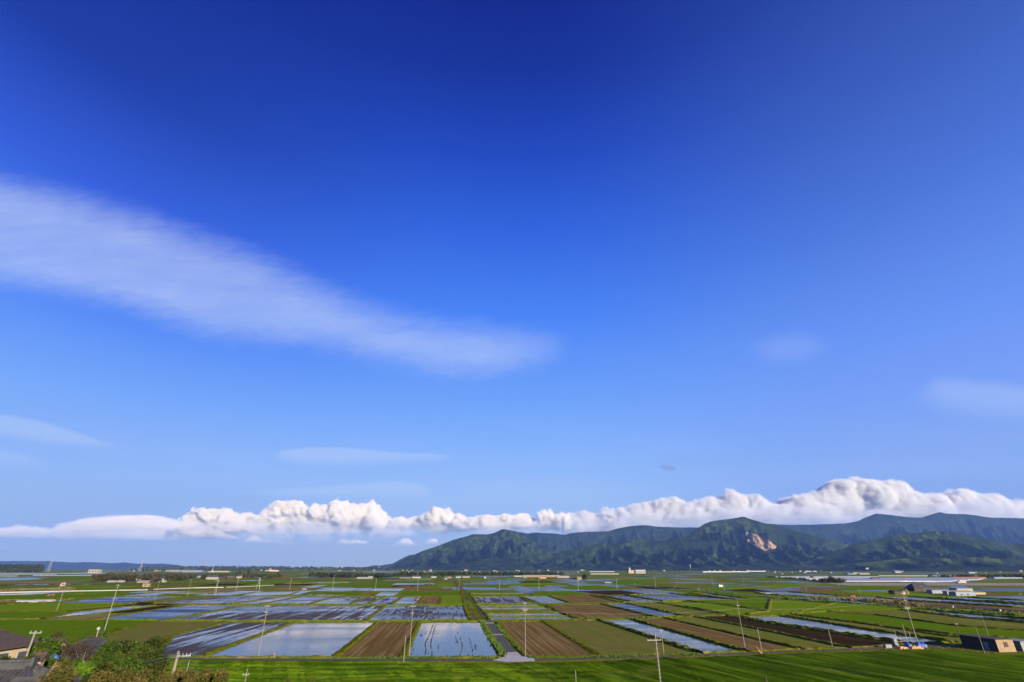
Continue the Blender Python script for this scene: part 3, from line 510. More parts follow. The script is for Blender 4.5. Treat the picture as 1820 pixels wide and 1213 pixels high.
# water drawn over a paddy keeps a few metres of grass bund around it
bund = MB()
def bund_line(A, B, w=.55, h=.42):
    A, B = Vector(A), Vector(B); L = (B - A).length
    if L < 2: return
    n = max(2, int(L / 1.6)); d = (B - A) / L; s = Vector((d.y, -d.x, 0)); vs = []; fs = []
    for i in range(n + 1):
        p = A + d * (L * i / n); hh = h * random.uniform(.55, 1.45); ww = w * random.uniform(.8, 1.5); sh = random.uniform(-.15, .15)
        vs += [p + s * (ww * 1.9 + sh), p + s * (ww * .8 + sh) + Vector((0, 0, hh)), p - s * (ww * .8 - sh) + Vector((0, 0, hh * random.uniform(.8, 1.15))), p - s * (ww * 1.9 - sh)]
        if i:
            b_ = 4 * i
            for k in range(3): fs.append((b_ - 4 + k, b_ + k, b_ + k + 1, b_ - 3 + k))
    bund.add(vs, fs)
for fi, (k, poly) in enumerate(FIELDS):
    z = .055 + .004 * (fi % 5)
    pts = [G(x, y, z) for x, y in poly]
    ar = sum(pts[i].x * pts[(i + 1) % len(pts)].y - pts[(i + 1) % len(pts)].x * pts[i].y for i in range(len(pts)))
    if ar < 0: pts.reverse()
    # ragged edges: subdivide the outline and jitter it a little
    rag = []
    for i, p in enumerate(pts):
        q = pts[(i + 1) % len(pts)]; L = (q - p).length; n = max(1, min(60, int(L / 3.0)))
        for j in range(n):
            r_ = p.lerp(q, j / n)
            if j: r_ += Vector((random.uniform(-.22, .22), random.uniform(-.35, .35), 0))
            rag.append(r_)
    nm, lb = KIND[k]; o = mesh_obj(nm, rag, [tuple(range(len(rag)))], M[k]); tag(o, lb, kind='structure')
    if min(y for _, y in poly) > 1051:
        ctr = sum(pts, Vector()) / len(pts)
        for i, p in enumerate(pts):
            q = pts[(i + 1) % len(pts)]
            d = (q - p).normalized(); s = Vector((d.y, -d.x, 0)) * .75; s.z = -z
            bund_line(p + s, q + s, h=(.30 if k in 'GYOBDTS' else .42) * (1.7 if p.x > 25 and abs((q - p).y) > abs((q - p).x) * .5 else 1))
M['bund'] = field_mat('bund_grass', (0.085, 0.106, 0.005), (0.112, 0.112, 0.010), patch=.12, fine=1.5, bmp=.4, c3=(0.189, 0.134, 0.065))
o = bund.obj('field_bunds', M['bund'], smooth=False); tag(o, 'low grassy bunds between the paddies', kind='structure')

# the far part of the plain: smaller and smaller patches, one sheet per crop
far = {}
v_ = 330.0; rr = random.Random(3)
while v_ < 7000:
    dv = 95 if v_ < 1500 else 150 if v_ < 3000 else 260
    u_ = -1.25 * v_ - 60
    while u_ < 1.25 * v_ + 60:
        du = rr.uniform(22, 75) * (1 if v_ < 1500 else 2.2 if v_ < 3000 else 3.5); k = rr.choices('GYOBDTCWVK', [30, 10, 16, 8, 2, 4, 9, 5, 3, 1])[0]
        if abs(u_) > .3 * v_ and u_ < 0 and k in 'WV': k = 'G'
        if rr.random() < .12: u_ += du; continue
        c_, s_ = math.cos(ROW), math.sin(ROW); q = []
        for a_, b_ in ((u_, v_), (u_ + du - 1.6, v_), (u_ + du - 1.6, v_ + dv - 3.5), (u_, v_ + dv - 3.5)):
            q.append((a_ * c_ - b_ * s_, a_ * s_ + b_ * c_, .03))
        far.setdefault(k, MB()).add(q, [(0, 1, 2, 3)]); u_ += du
    v_ += dv
for k, mb in far.items(): tag(mb.obj('far_' + KIND[k][0] + 's', M[k]), 'distant patchwork: ' + KIND[k][1], kind='structure')

# roads
def strip(name, pts, mat, z, label, kind='structure'):
    L = [G(a, y, z) for a, b, y in pts]; Rr = [G(b, y, z) for a, b, y in pts]; n = len(pts)
    o = mesh_obj(name, L + Rr, [(i, n + i, n + i + 1, i + 1) for i in range(n - 1)], mat); return tag(o, label, kind=kind)
strip('farm_road', [(896, 919, 1160), (887, 907, 1148), (877, 893.6, 1129), (863, 877, 1107.7), (860, 873.5, 1103)], M['road'], .09, 'narrow asphalt farm road beside the calm near paddy')
strip('farm_track', [(860.5, 872, 1103), (857.5, 867, 1097), (848, 855.5, 1085), (839, 844.5, 1073), (831.5, 835.5, 1062), (824.5, 828, 1052), (817, 819.5, 1043), (811.5, 813.5, 1036)], M['track'], .088, 'worn farm track carrying the asphalt lane on into the distance')
vs = [G(x, y, .10) for x, y in [(897, 1160), (919, 1159), (926, 1165), (949, 1170), (951, 1175.5), (930, 1176.5), (900, 1177), (874, 1174), (884, 1171.5), (896, 1167)]]
tag(mesh_obj('concrete_apron', vs, [tuple(range(len(vs)))], M['conc']), 'pale concrete apron where the farm roads meet', kind='structure')
for y, a, b in ((1129, 877, 894), (1108.3, 863.4, 878)):
    vs = [G(a, y, .105), G(b, y, .105), G(b - .6, y - 1.5, .105), G(a - .8, y - 1.5, .105)]; tag(mesh_obj('concrete_joint', vs, [(0, 1, 2, 3)], M['conc']), 'pale concrete band across the farm road', kind='structure')
def hroad(name, pts, w, z, mat, label):                   # a road along a pixel line, w metres wide
    P_ = [G(x, y, z) for x, y in pts]; A, B = [], []
    for i, p in enumerate(P_):
        d = (P_[min(i + 1, len(P_) - 1)] - P_[max(i - 1, 0)]).normalized(); s = Vector((-d.y, d.x, 0)) * w / 2; A.append(p + s); B.append(p - s)
    n = len(P_); o = mesh_obj(name, A + B, [(n + i, n + i + 1, i + 1, i) for i in range(n - 1)], mat); return tag(o, label, kind='structure')
hroad('farm_road', [(280, 1171.2), (455, 1172.2), (700, 1173), (876, 1173.2)], 2.9, .08, M['road'], 'thin asphalt lane along the near edge of the paddies at the left')
hroad('farm_road', [(950, 1172.6), (1060, 1170), (1150, 1167), (1265, 1163.6), (1380, 1158.6), (1490, 1154.6), (1580, 1150.5), (1700, 1147)], 2.6, .08, M['road'], 'thin asphalt lane along the near edge of the fields at the right')
hroad('farm_road', [(487, 1041.4), (520, 1038.6), (700, 1034), (905, 1029.5)], 4, .08, M['road'], 'far country road beyond the paddies')
hroad('farm_road', [(1020, 1032.6), (1200, 1026), (1500, 1027)], 4, .08, M['conc'], 'far pale road on the right of the plain')
hroad('farm_road', [(1430, 1039.2), (1500, 1036.6), (1640, 1044.6), (1900, 1046)], 4, .085, M['conc'], 'pale road below the mulched fields')
hroad('irrigation_ditch', [(1027, 1031), (1092, 1037), (1185, 1046), (1260, 1051.5), (1365, 1059.6), (1402, 1062.6), (1540, 1072.6), (1615, 1079), (1820, 1093.4), (1950, 1102)], 4.5, .075, M['X'], 'dark water of the irrigation canal')

# thin wheel tracks and mud ridges standing out of the calm near paddies
tr = MB()
def track(pts, w):
    P_ = [G(675 + x / 7.913, 1090 + y / 7.913, .075) for x, y in pts]
    for a, b in zip(P_, P_[1:]):
        n = max(1, int((b - a).length / .9))
        for i in range(n):
            if random.random() < .28: continue
            c = a.lerp(b, (i + .5) / n) + Vector((random.gauss(0, .10), 0, 0)); ww = w * .7 * random.uniform(.4, 1.3); l = random.uniform(.3, .75); h = random.uniform(.02, .07)
            tr.add([c + Vector((-ww, -l, 0)), c + Vector((ww * .6, -l, 0)), c + Vector((ww, l, 0)), c + Vector((-ww * .7, l, 0)), c + Vector((0, 0, h))], [(0, 1, 4), (1, 2, 4), (2, 3, 4), (3, 0, 4)])
for L_, w in [([(742, 178), (700, 300), (640, 430), (648, 560), (620, 622)], .26), ([(782, 180), (745, 300), (715, 440), (735, 560), (727, 622)], .22), ([(1060, 318), (1080, 370), (1100, 440)], .2), ([(1126, 330), (1165, 460), (1140, 570), (1118, 624)], .2), ([(1255, 340), (1300, 490), (1308, 600)], .2),
              ([(825, 440), (822, 522)], .18), ([(476, 490), (440, 585)], .18), ([(1095, 262), (1098, 290)], .15), ([(500, 610), (545, 590)], .2), ([(1250, 570), (1230, 610)], .18), ([(960, 590), (940, 625)], .18), ([(1450, 590), (1470, 628)], .2), ([(1640, 560), (1680, 620)], .15), ([(870, 300), (876, 380)], .08)]: track(L_, w)
MUDM = field_mat('wet_mud', (.035, .024, .012), (.05, .035, .018), bmp=.02, fine=3)
tag(tr.obj('mud_tracks', MUDM), 'thin dark mud tracks in the calm near paddy', kind='structure')
# ---------------------------------------------------------------- vegetation
def leaf_mat(name, c1, c2, c3, s1=.35, s2=1.6, trans=.25):
    m_, t, b, out = new_mat(name); p = wpos(t)
    n = t.noise(p, s1, 3, .6); n2 = t.noise(p, s2, 2, .5)
    col = t.mix(t.rng(n, .38, .62), (*c1, 1), (*c2, 1)); col = t.mix(t.rng(n2, .5, .72), col, (*c3, 1))
    setp(t, b, col, .85, .15)
    tr = t.new('ShaderNodeBsdfTranslucent'); t.l.new(col, tr.inputs[0]); mx = t.new('ShaderNodeMixShader'); mx.inputs[0].default_value = trans
    t.l.new(b.outputs[0], mx.inputs[1]); t.l.new(tr.outputs[0], mx.inputs[2]); t.l.new(mx.outputs[0], out.inputs[0])
    return m_
LM = {'dark': leaf_mat('dark_leaves', (.018, .030, .004), (.036, .048, .006), (.062, .074, .010)),
      'mid': leaf_mat('green_leaves', (0.025, 0.051, 0.005), (0.043, 0.078, 0.007), (0.068, 0.096, 0.012)),
      'light': leaf_mat('light_leaves', (0.050, 0.108, 0.006), (0.074, 0.144, 0.010), (0.037, 0.084, 0.006)),
      'tan': leaf_mat('bamboo_leaves', (0.056, 0.054, 0.010), (0.118, 0.090, 0.025), (0.043, 0.060, 0.009), .6, 2.5),
      'brown': leaf_mat('brown_twigs', (0.046, 0.033, 0.015), (0.068, 0.045, 0.020), (0.037, 0.042, 0.011), .6, 2.5),
      'wood': leaf_mat('far_wood_leaves', (0.014, 0.023, 0.006), (0.028, 0.036, 0.009), (0.050, 0.047, 0.013), .03, .12, .15),
      'woodbrown': leaf_mat('far_wood_leaves', (0.028, 0.027, 0.009), (0.050, 0.040, 0.013), (0.031, 0.037, 0.010), .04, .15, .15)}
BARK = plain_mat('bark', (.10, .075, .05), (.20, .16, .11), 3, .9, .1)
def quads(P, size, up=.3):                                # randomly turned leaf clumps centred on P
    n = len(P); a = rng.normal(size=(n, 3)); a /= np.linalg.norm(a, axis=1)[:, None]
    b = rng.normal(size=(n, 3)); b -= (a * b).sum(1)[:, None] * a; b /= np.linalg.norm(b, axis=1)[:, None]
    s = size * rng.uniform(.6, 1.35, (n, 1)); s2 = s * rng.uniform(.5, .9, (n, 1))
    V = np.stack([P - a * s, P - b * s2 * .8 + a * s * .15, P + a * s, P + b * s2], 1).reshape(-1, 3)
    return V, np.arange(4 * n).reshape(n, 4)
def crown_pts(n, lobes, fill=.35):                        # points near the surfaces of several lobes
    w = np.array([l[3] ** 2 for l in lobes]); idx = rng.choice(len(lobes), n, p=w / w.sum()); L = np.array(lobes)[idx]
    d = rng.normal(size=(n, 3)); d /= np.linalg.norm(d, axis=1)[:, None]
    r = (1 - fill * rng.random(n) ** 1.5) * (1 + .18 * rng.normal(size=n)); p = d * r[:, None] * L[:, 3:4] * np.array([1, 1, .85]) + L[:, :3]
    return p
def make_tree(name, loc, h, w, mat, label, cat='tree', group=None, n=1500, leaf=.22, trunk=.3, low=.25, lean=0, bare=False, shape='round'):
    root = empty(name, loc, label=label, cat=cat, group=group)
    lobes = []; k = max(5, int(w * 2.2))
    for i in range(k):
        a = random.uniform(0, 2 * math.pi); zz = random.uniform(low, .92); e = math.sin(min(1, (zz - low) / (1 - low)) * math.pi * .85 + .35)
        if shape == 'cone': e = 1.05 - zz
        rr_ = w / 2 * e * random.uniform(.25, .8); lobes.append((math.cos(a) * rr_ + lean * zz, math.sin(a) * rr_, h * zz, w * random.uniform(.16, .30)))
    lobes.append((lean, 0, h * .82, w * .26))
    tb = MB(); top = Vector((lean * .6, 0, h * .7)); tb.tube((0, 0, -.5), top * .5, trunk * .5, trunk * .34, 7); tb.tube(top * .5, top, trunk * .34, trunk * .15, 6)
    for l in lobes[:8]: tb.tube(top * random.uniform(.35, .8), Vector(l[:3]), trunk * .17, trunk * .05, 5)
    tb.obj('trunk', BARK, root)
    V, F = quads(crown_pts(n, lobes), leaf); mesh_obj('crown', V, F, mat, root)
    return root
def wood(name, trees, mat, label, per=46, leaf=1.6, cat='trees'):
    Vs, Fs, off = [], [], 0
    for (x, y, z, h, w) in trees:
        lobes = [(x + random.uniform(-.3, .3) * w, y + random.uniform(-.3, .3) * w, z + h * random.uniform(.3, .8), w * random.uniform(.22, .42)) for _ in range(5)] + [(x, y, z + h * .3, w * .5)]
        V, F = quads(crown_pts(per, lobes, .6), leaf * w / 8); Vs.append(V); Fs.append(F + off); off += len(V)
    o = mesh_obj(name, np.concatenate(Vs), np.concatenate(Fs), mat); return tag(o, label, cat, kind='stuff')
def belt(x0, x1, base, top, depth_px, n, w, rows=4, jit=.35):
    """trees spread between two pixel columns; base / top are (left, right) pixel rows of foot and tree tops"""
    T_ = []
    for i in range(n):
        f = random.random(); px = x0 + (x1 - x0) * f; by = base[0] + (base[1] - base[0]) * f - random.random() * depth_px; ty = top[0] + (top[1] - top[0]) * f
        p = G(px, by); q = W(px, ty, p.y); h = (q.z) * random.uniform(1 - jit, 1.04); z0 = max(0, h - w * 1.5); T_.append((p.x, p.y, z0 if z0 < 3 else z0 * .5, h - (z0 if z0 < 3 else z0 * .5), w * random.uniform(.8, 1.35)))
    return T_
# woods and tree lines of the far plain
def hill_belt(name, pts, depth, n, w, mat, label, th=13):
    """a low wooded rise: pts = (px, foot row, crest row of the tree tops); builds the rise and the wood on it"""
    F_ = [G(a, b) for a, b, c in pts]; tops = [W(a, c, f.y + depth).z - th * .8 for (a, b, c), f in zip(pts, F_)]
    X_ = [f.x for f in F_]; n2 = 60; xs = np.linspace(X_[0], X_[-1], n2); fy = np.interp(xs, X_, [f.y for f in F_]); hz_ = np.interp(xs, X_, [max(.5, t_) for t_ in tops])
    T = np.linspace(0, 1.6, 14)[:, None]; prof = np.where(T <= 1, sstep(0, 1, T), 1 - sstep(1, 1.6, T)); ZZ = hz_ * prof * (1 + .12 * pn(xs / 160, T * 3)) - .3
    XX = xs * (1 + T * depth / fy); YY = fy + T * depth
    o = grid_mesh('low_hill', XX, YY, ZZ, M['plain']); tag(o, 'low rise under the ' + label, kind='structure')
    L = []
    for i in range(n):
        f = random.random(); t = random.random() ** .8 * 1.15; k = f * (n2 - 1); k0 = int(k)
        fx, fyy, hh = np.interp(k, range(n2), xs), np.interp(k, range(n2), fy), np.interp(k, range(n2), hz_)
        pr = float(sstep(0, 1, np.array(t))) if t <= 1 else 1.0
        L.append((fx * (1 + t * depth / fyy), fyy + t * depth, hh * pr * .97 - .5, th * random.uniform(.65, 1.12), w * random.uniform(.8, 1.4)))
    return wood(name, L, mat, label, per=30, leaf=1.7)
hill_belt('woodland', [(-90, 1018, 1002.5), (60, 1018, 1003.5), (150, 1018.4, 1004), (240, 1018, 1004.8), (300, 1017, 1007), (345, 1015.6, 1012)], 380, 620, 12, LM['wood'], 'dark wood along the left horizon', 15)
hill_belt('woodland', [(250, 1014, 1008), (300, 1014, 1006), (460, 1014.4, 1006.2), (560, 1014.6, 1007), (680, 1014.6, 1008.4), (740, 1014.6, 1012)], 700, 620, 17, LM['wood'], 'long thin wood on the horizon left of the mountains', 17)
hill_belt('woodland', [(1465, 1018.6, 1013), (1490, 1019, 1006.4), (1560, 1021, 1004), (1640, 1021.5, 1003.4), (1730, 1022.5, 1004), (1820, 1024, 1005), (1900, 1024, 1005)], 350, 560, 13, LM['wood'], 'dark wood behind the greenhouses at the right', 15)
woods = [
 ((550, 700), (1027, 1027.5), (1015, 1018.5), 2.5, 120, 10, 'wood', 'dark tree belt left of the white greenhouses'),
 ((700, 1000), (1024.5, 1023), (1016, 1015.5), 2.0, 190, 11, 'wood', 'broken tree line behind the farm sheds'),
 ((163, 330), (1035, 1033), (1019.5, 1018.5), 7, 190, 9, 'woodbrown', 'brown green grove around the farmyard at the left'),
 ((300, 500), (1030, 1027.5), (1019, 1020), 4.5, 150, 9, 'woodbrown', 'village trees around the white houses at the left'),
 ((640, 1120), (1014.6, 1014.8), (1009.4, 1009.6), 1.6, 330, 17, 'wood', 'dark tree line at the foot of the mountains'),
 ((1100, 1520), (1015.4, 1016), (1009, 1009.5), 1.6, 300, 17, 'wood', 'dark tree line at the foot of the quarry mountain'),
 ((230, 480), (1016.5, 1016), (1009, 1009.5), 2.0, 110, 13, 'wood', 'tree patches among the far village roofs'),
 ((1460, 1500), (1036, 1037), (1028.5, 1029), 2.0, 26, 7, 'woodbrown', 'dark shrubs beside the blue sheds at the right'),
 ((1360, 1450), (1027, 1033), (1024.5, 1030), 1.5, 50, 6, 'woodbrown', 'scrubby hedge at the head of the green field at the right'),
 ((1370, 1490), (1016, 1016), (1010.5, 1011), 1.5, 60, 14, 'wood', 'small dark woods below the foothills'),
 ((1650, 1900), (1026.5, 1029), (1021.5, 1021), 2.0, 90, 8, 'wood', 'low trees behind the greenhouse roofs')]
for (x0, x1), b_, t_, dp, n, w, mt, lb in woods:
    wood('woodland', belt(x0, x1, b_, t_, dp, n, w), LM[mt], lb, per=40, leaf=1.4)
for px, by, ty, wpx, mt, lb in [(441, 1024.5, 1013, 7, 'dark', 'lone tall dark tree above the village at the left'), (424, 1023.5, 1016.5, 9, 'dark', 'round dark tree beside the white houses at the left'), (493.5, 1022.8, 1018, 5, 'dark', 'tiny dark tree alone on the open plain'),
      (1039, 1029.5, 1021.5, 11, 'dark', 'round dark tree on the mound at the end of the long barns'), (788, 1025.5, 1018, 9, 'dark', 'dark tree behind the little white house'), (1479, 1036, 1026, 12, 'dark', 'dark round tree in the gap beside the greenhouses'), (1444, 1031, 1026.5, 9, 'dark', 'dark shrub in front of the small blue sheds')]:
    p = G(px, by); q = W(px, ty, p.y); m_w = wpx / FPX * p.y * .93
    make_tree('tree', p, q.z, m_w, LM[mt], lb, n=420, leaf=m_w * .085, trunk=.5)
# rough mound and reed banks
def reeds(name, line, n, h, mat, label, wid=1.5, z=0.0):
    P_ = [G(x, y, z) for x, y in line]; seg = [(P_[i + 1] - P_[i]).length for i in range(len(P_) - 1)]; tot_ = sum(seg); V = []; 
    for i in range(n):
        d = random.random() * tot_; k = 0
        while d > seg[k]: d -= seg[k]; k += 1
        a = P_[k].lerp(P_[k + 1], d / seg[k]); dr = (P_[k + 1] - P_[k]).normalized(); s = Vector((-dr.y, dr.x, 0))
        a = a + s * random.gauss(0, wid / 2); hh = h * random.uniform(.5, 1.3) * (.6 + .8 * abs(math.sin(a.x * .11 + a.y * .05) * math.sin(a.y * .17))); t = random.uniform(0, math.pi)
        w_ = Vector((math.cos(t), math.sin(t), 0)) * random.uniform(.15, .4) * h; tip = Vector((random.gauss(0, .3), random.gauss(0, .3), 0)) * hh
        V += [a - w_, a + w_, a + tip + w_ * .35 + Vector((0, 0, hh)), a + tip - w_ * .35 + Vector((0, 0, hh * .85))]
    o = mesh_obj(name, np.array([tuple(p) for p in V]), np.arange(len(V)).reshape(-1, 4), mat); return tag(o, label, 'grass', kind='stuff')
TAN = leaf_mat('dry_reed_stems', (.12, .082, .036), (.18, .13, .06), (.08, .085, .02), .5, 2)
GRB = leaf_mat('grass_blades', (.050, .120, .010), (.085, .150, .015), (.15, .14, .04), .3, 1.5)
reeds('reeds', [(806, 1034), (815, 1044), (821, 1054), (827, 1064), (831, 1075), (835, 1085), (842, 1096), (846, 1103)], 1500, .75, LM['woodbrown'], 'dry brown weeds in the channel beside the farm road', 3.5)
reeds('reeds', [(1190, 1048.5), (1280, 1055), (1365, 1062), (1402, 1065), (1540, 1075), (1615, 1081.5), (1820, 1095)], 3600, 1.1, GRB, 'rank green growth along the irrigation canal', 3)
reeds('reeds', [(1440, 1065), (1500, 1067), (1560, 1070.5), (1600, 1073.5), (1640, 1079)], 260, 2.0, TAN, 'clumps of pale dry reeds standing by the canal', 3)
reeds('reeds', [(505, 1038.5), (560, 1037.6), (612, 1036.5)], 500, 1.6, TAN, 'pale dry reeds beyond the paddies left of the farm road', 8)
reeds('reeds', [(930, 1031), (985, 1030.5), (1018, 1029.5)], 500, 1.4, TAN, 'dry grass bank in front of the long barns', 6)
reeds('reeds', [(-20, 1052), (35, 1049.4), (130, 1048.6)], 900, 1.6, TAN, 'dry reeds below the watch box', 6)
reeds('reeds', [(-40, 1043.6), (100, 1040.8), (260, 1039.6), (420, 1037)], 2200, 1.8, LM['woodbrown'], 'brown weedy bank on the far side of the white rail', 10)
reeds('verge_grass', [(940, 1169.6), (1010, 1170), (1150, 1166.4), (1240, 1163.6)], 2600, .40, GRB, 'rough grass verge between the lane and the soil fields', 1.5)
reeds('verge_grass', [(760, 1176.3), (850, 1177.2), (905, 1179), (1010, 1176), (1150, 1171), (1300, 1165)], 1500, .22, TAN, 'dry yellow verge along the front wheat field', 1.4)
reeds('verge_grass', [(1300, 1161.8), (1400, 1158), (1520, 1156.4), (1680, 1152.4), (1770, 1162)], 1700, .34, TAN, 'dry yellow bank near the blue tarpaulins', 1.6)
reeds('verge_grass', [(300, 1169.4), (500, 1170.2), (720, 1171), (890, 1170.6)], 3200, .42, GRB, 'green grass verge under the near paddies', 1.0)
reeds('verge_grass', [(893, 1166), (888, 1157), (873, 1135), (862, 1118), (857, 1106)], 1300, .75, GRB, 'leafy bund between the near paddy and the farm road', 1.1)
reeds('verge_grass', [(931, 1162), (917, 1148), (900, 1131), (884, 1112)], 900, .5, GRB, 'grass strip on the right side of the farm road', .8)
reeds('verge_grass', [(167, 1101.8), (290, 1103.8), (450, 1105), (650, 1104.8), (850, 1104), (1000, 1101.8), (1165, 1098), (1300, 1093)], 5200, .55, GRB, 'grass growing on the long bund across the paddies', 1.6)
reeds('verge_grass', [(400, 1075), (650, 1075.2), (830, 1075.4), (960, 1074), (1100, 1072.4)], 3200, .6, GRB, 'grass on the second long bund across the paddies', 2.2)

# the near wheat: a waving green surface
xs = np.linspace(-140, 1960, 900); top = np.interp(xs, [-140, 300, 700, 905, 1010, 1150, 1300, 1400, 1520, 1680, 1720, 1770, 1960], [1175, 1175, 1176.4, 1179.5, 1177, 1172, 1166.5, 1162, 1159.5, 1155.5, 1158, 1164.5, 1166])
NT_ = 130; P_ = np.zeros((NT_, 900, 3))
for j in range(NT_):
    f = j / (NT_ - 1)
    for i in range(900):
        # rows are spaced evenly over the ground
        pass
gy = lambda y: np.array([G(0, v_).y for v_ in np.atleast_1d(y)])
ytop = gy(top); ybot = gy([1226])[0]
Yg = ybot + (ytop[None, :] - ybot) * np.linspace(0, 1, NT_)[:, None]
bear = (xs - CX) / FPX; zc_ = Yg * CP + (0 - HC) * SP; Xg = bear[None, :] * zc_
c_, s_ = math.cos(R(-24)), math.sin(R(-24)); U = Xg * c_ - Yg * s_; Vv = Xg * s_ + Yg * c_
mixr = sstep(-20, 40, Xg)
wav = fbm(Xg / 60, Yg / 4.0 + .01 * Xg, 3, .45) * (1 - mixr) + fbm(Vv / 42 + 9, U / 4.6 + 4, 3, .5) * mixr
fine_ = fbm(Xg / 1.6, Yg / 1.2, 3, .6)
Zg = .40 + 1.7 * wav + .05 * fine_; Zg = Zg * sstep(0, .12, 1.0 - np.linspace(0, 1, NT_)[:, None] + .004)
M['wheat'] = field_mat('wheat_blades', (.082, .146, .006), (.114, .172, .007), rowc=(.034, .074, .003), patch=.04, c3=(.085, .110, .012), fine=1.6, bmp=.22, rot=R(24), row_scale=.35)  # dark row streaks paint in relief shading the frontal sun leaves out
o = grid_mesh('near_wheat', Xg, Yg, Zg.clip(.02, 3), M['wheat']); tag(o, 'lush green wind combed wheat filling the foreground', 'wheat', kind='stuff')
k_ = rng.integers(0, Xg.size, 9000); B0 = np.stack([Xg.ravel()[k_], Yg.ravel()[k_], Zg.ravel()[k_]], 1) + rng.normal(size=(9000, 3)) * [.15, .15, 0]
tl = rng.uniform(0, math.pi, 9000); ww = np.stack([np.cos(tl), np.sin(tl), 0 * tl], 1) * .16; tp = np.stack([rng.normal(size=9000) * .12 - .1, rng.normal(size=9000) * .12, rng.uniform(.05, .18, 9000)], 1)
V = np.stack([B0 - ww - [0, 0, .2], B0 + ww - [0, 0, .2], B0 + tp], 1).reshape(-1, 3)
WB = leaf_mat('wheat_leaves', (.054, .106, .004), (.074, .124, .005), (.09, .14, .006), .2, 1.2)
tag(mesh_obj('wheat_leaves', V, np.arange(len(V)).reshape(-1, 3), WB), 'loose leaf tips standing out of the foreground wheat', 'wheat', kind='stuff')

# the slope below the viewpoint
def hz(X, Y): 
    X, Y = np.asarray(X, float), np.asarray(Y, float); ye = 112 + 28 * (1 - sstep(-85, -35, X)); return 16.0 * (1 - sstep(2, 1, Y / ye * 0 + 1) * 0) * (1 - sstep(5 / ye, 1, Y / ye)) * (.62 + .38 * (1 - sstep(-28, 6, X)))
hx = np.linspace(-150, 110, 130)[None, :]; hy = np.linspace(1, 142, 90)[:, None]; HX, HY = np.broadcast_to(hx, (90, 130)), np.broadcast_to(hy, (90, 130))
HZ = hz(HX, HY) + .25 * fbm(HX / 4, HY / 4, 3) * (hz(HX, HY) > .4) - .12
o = grid_mesh('hillside', HX, HY, HZ, M['grass']); tag(o, 'grassy slope below the viewpoint', kind='structure')
# ---------------------------------------------------------------- buildings
A = {}
A['cream'] = plain_mat('cream_wall', (.24, .195, .125), (.29, .235, .155), .8, .8); A['white'] = plain_mat('white_wall', (.23, .225, .21), (.28, .272, .255), .6, .7)
A['grey'] = plain_mat('grey_cladding', (.13, .135, .145), (.19, .195, .205), .7, .6); A['dark'] = plain_mat('dark_boards', (.034, .024, .016), (.058, .042, .030), 1.2, .85, stretch=(3, 3, .3))
A['brown'] = plain_mat('brown_boards', (.15, .10, .06), (.24, .17, .10), 1.2, .85, stretch=(3, 3, .3)); A['plaster'] = plain_mat('weathered_plaster', (.185, .135, .085), (.25, .185, .12), .9, .9, bmp=.02)
A['tile'] = plain_mat('grey_roof_tiles', (.030, .031, .035), (.055, .055, .062), 2.5, .6, .3, .03); A['btile'] = plain_mat('brown_roof_tiles', (.040, .029, .023), (.065, .048, .038), 2.5, .6, .3, .03)
A['tin'] = plain_mat('pale_metal_roof', (.20, .205, .21), (.27, .275, .28), .5, .4, .5, stretch=(4, .3, 1)); A['blue'] = plain_mat('blue_metal_roof', (.07, .11, .24), (.10, .15, .30), .5, .4, .5); A['bluewall'] = plain_mat('blue_grey_wall', (.10, .125, .17), (.16, .19, .25), .6, .5)
A['pink'] = plain_mat('pinkish_wall', (.36, .24, .19), (.42, .29, .22), .6, .8); A['rust'] = plain_mat('rusty_tin', (.22, .08, .04), (.34, .14, .07), .8, .8); A['orange'] = plain_mat('orange_panel', (.55, .16, .04), (.62, .22, .06), 1, .7)
A['film'] = plain_mat('plastic_film', (.14, .16, .20), (.21, .23, .28), .35, .35, .5, stretch=(.5, 4, 1)); A['glass'] = plain_mat('window_glass', (.03, .035, .045), (.05, .055, .07), 1, .08, .6)
A['conc'] = plain_mat('pole_concrete', (.125, .115, .098), (.185, .17, .148), 1.5, .85); A['steel'] = plain_mat('galvanised_steel', (.20, .205, .21), (.28, .285, .29), 4, .55, .4)
A['wooden'] = plain_mat('dark_wood_pole', (.06, .045, .035), (.10, .08, .06), 3, .9); A['tarp'] = plain_mat('blue_tarpaulin', (.012, .05, .22), (.02, .08, .30), 3, .45, .5, .05); A['red'] = plain_mat('red_paint', (.26, .025, .018), (.33, .04, .025), 2, .35, .5)
A['carw'] = plain_mat('white_paint', (.21, .21, .205), (.26, .26, .255), 1, .25, .5); A['rubber'] = plain_mat('black_rubber', (.02, .02, .02), (.035, .035, .035), 3, .8); A['wire'] = plain_mat('black_cable', (.03, .035, .04), (.05, .055, .06), 3, .5)
A['wireg'] = plain_mat('blue_green_cable', (.02, .05, .07), (.03, .07, .09), 3, .4, .5)
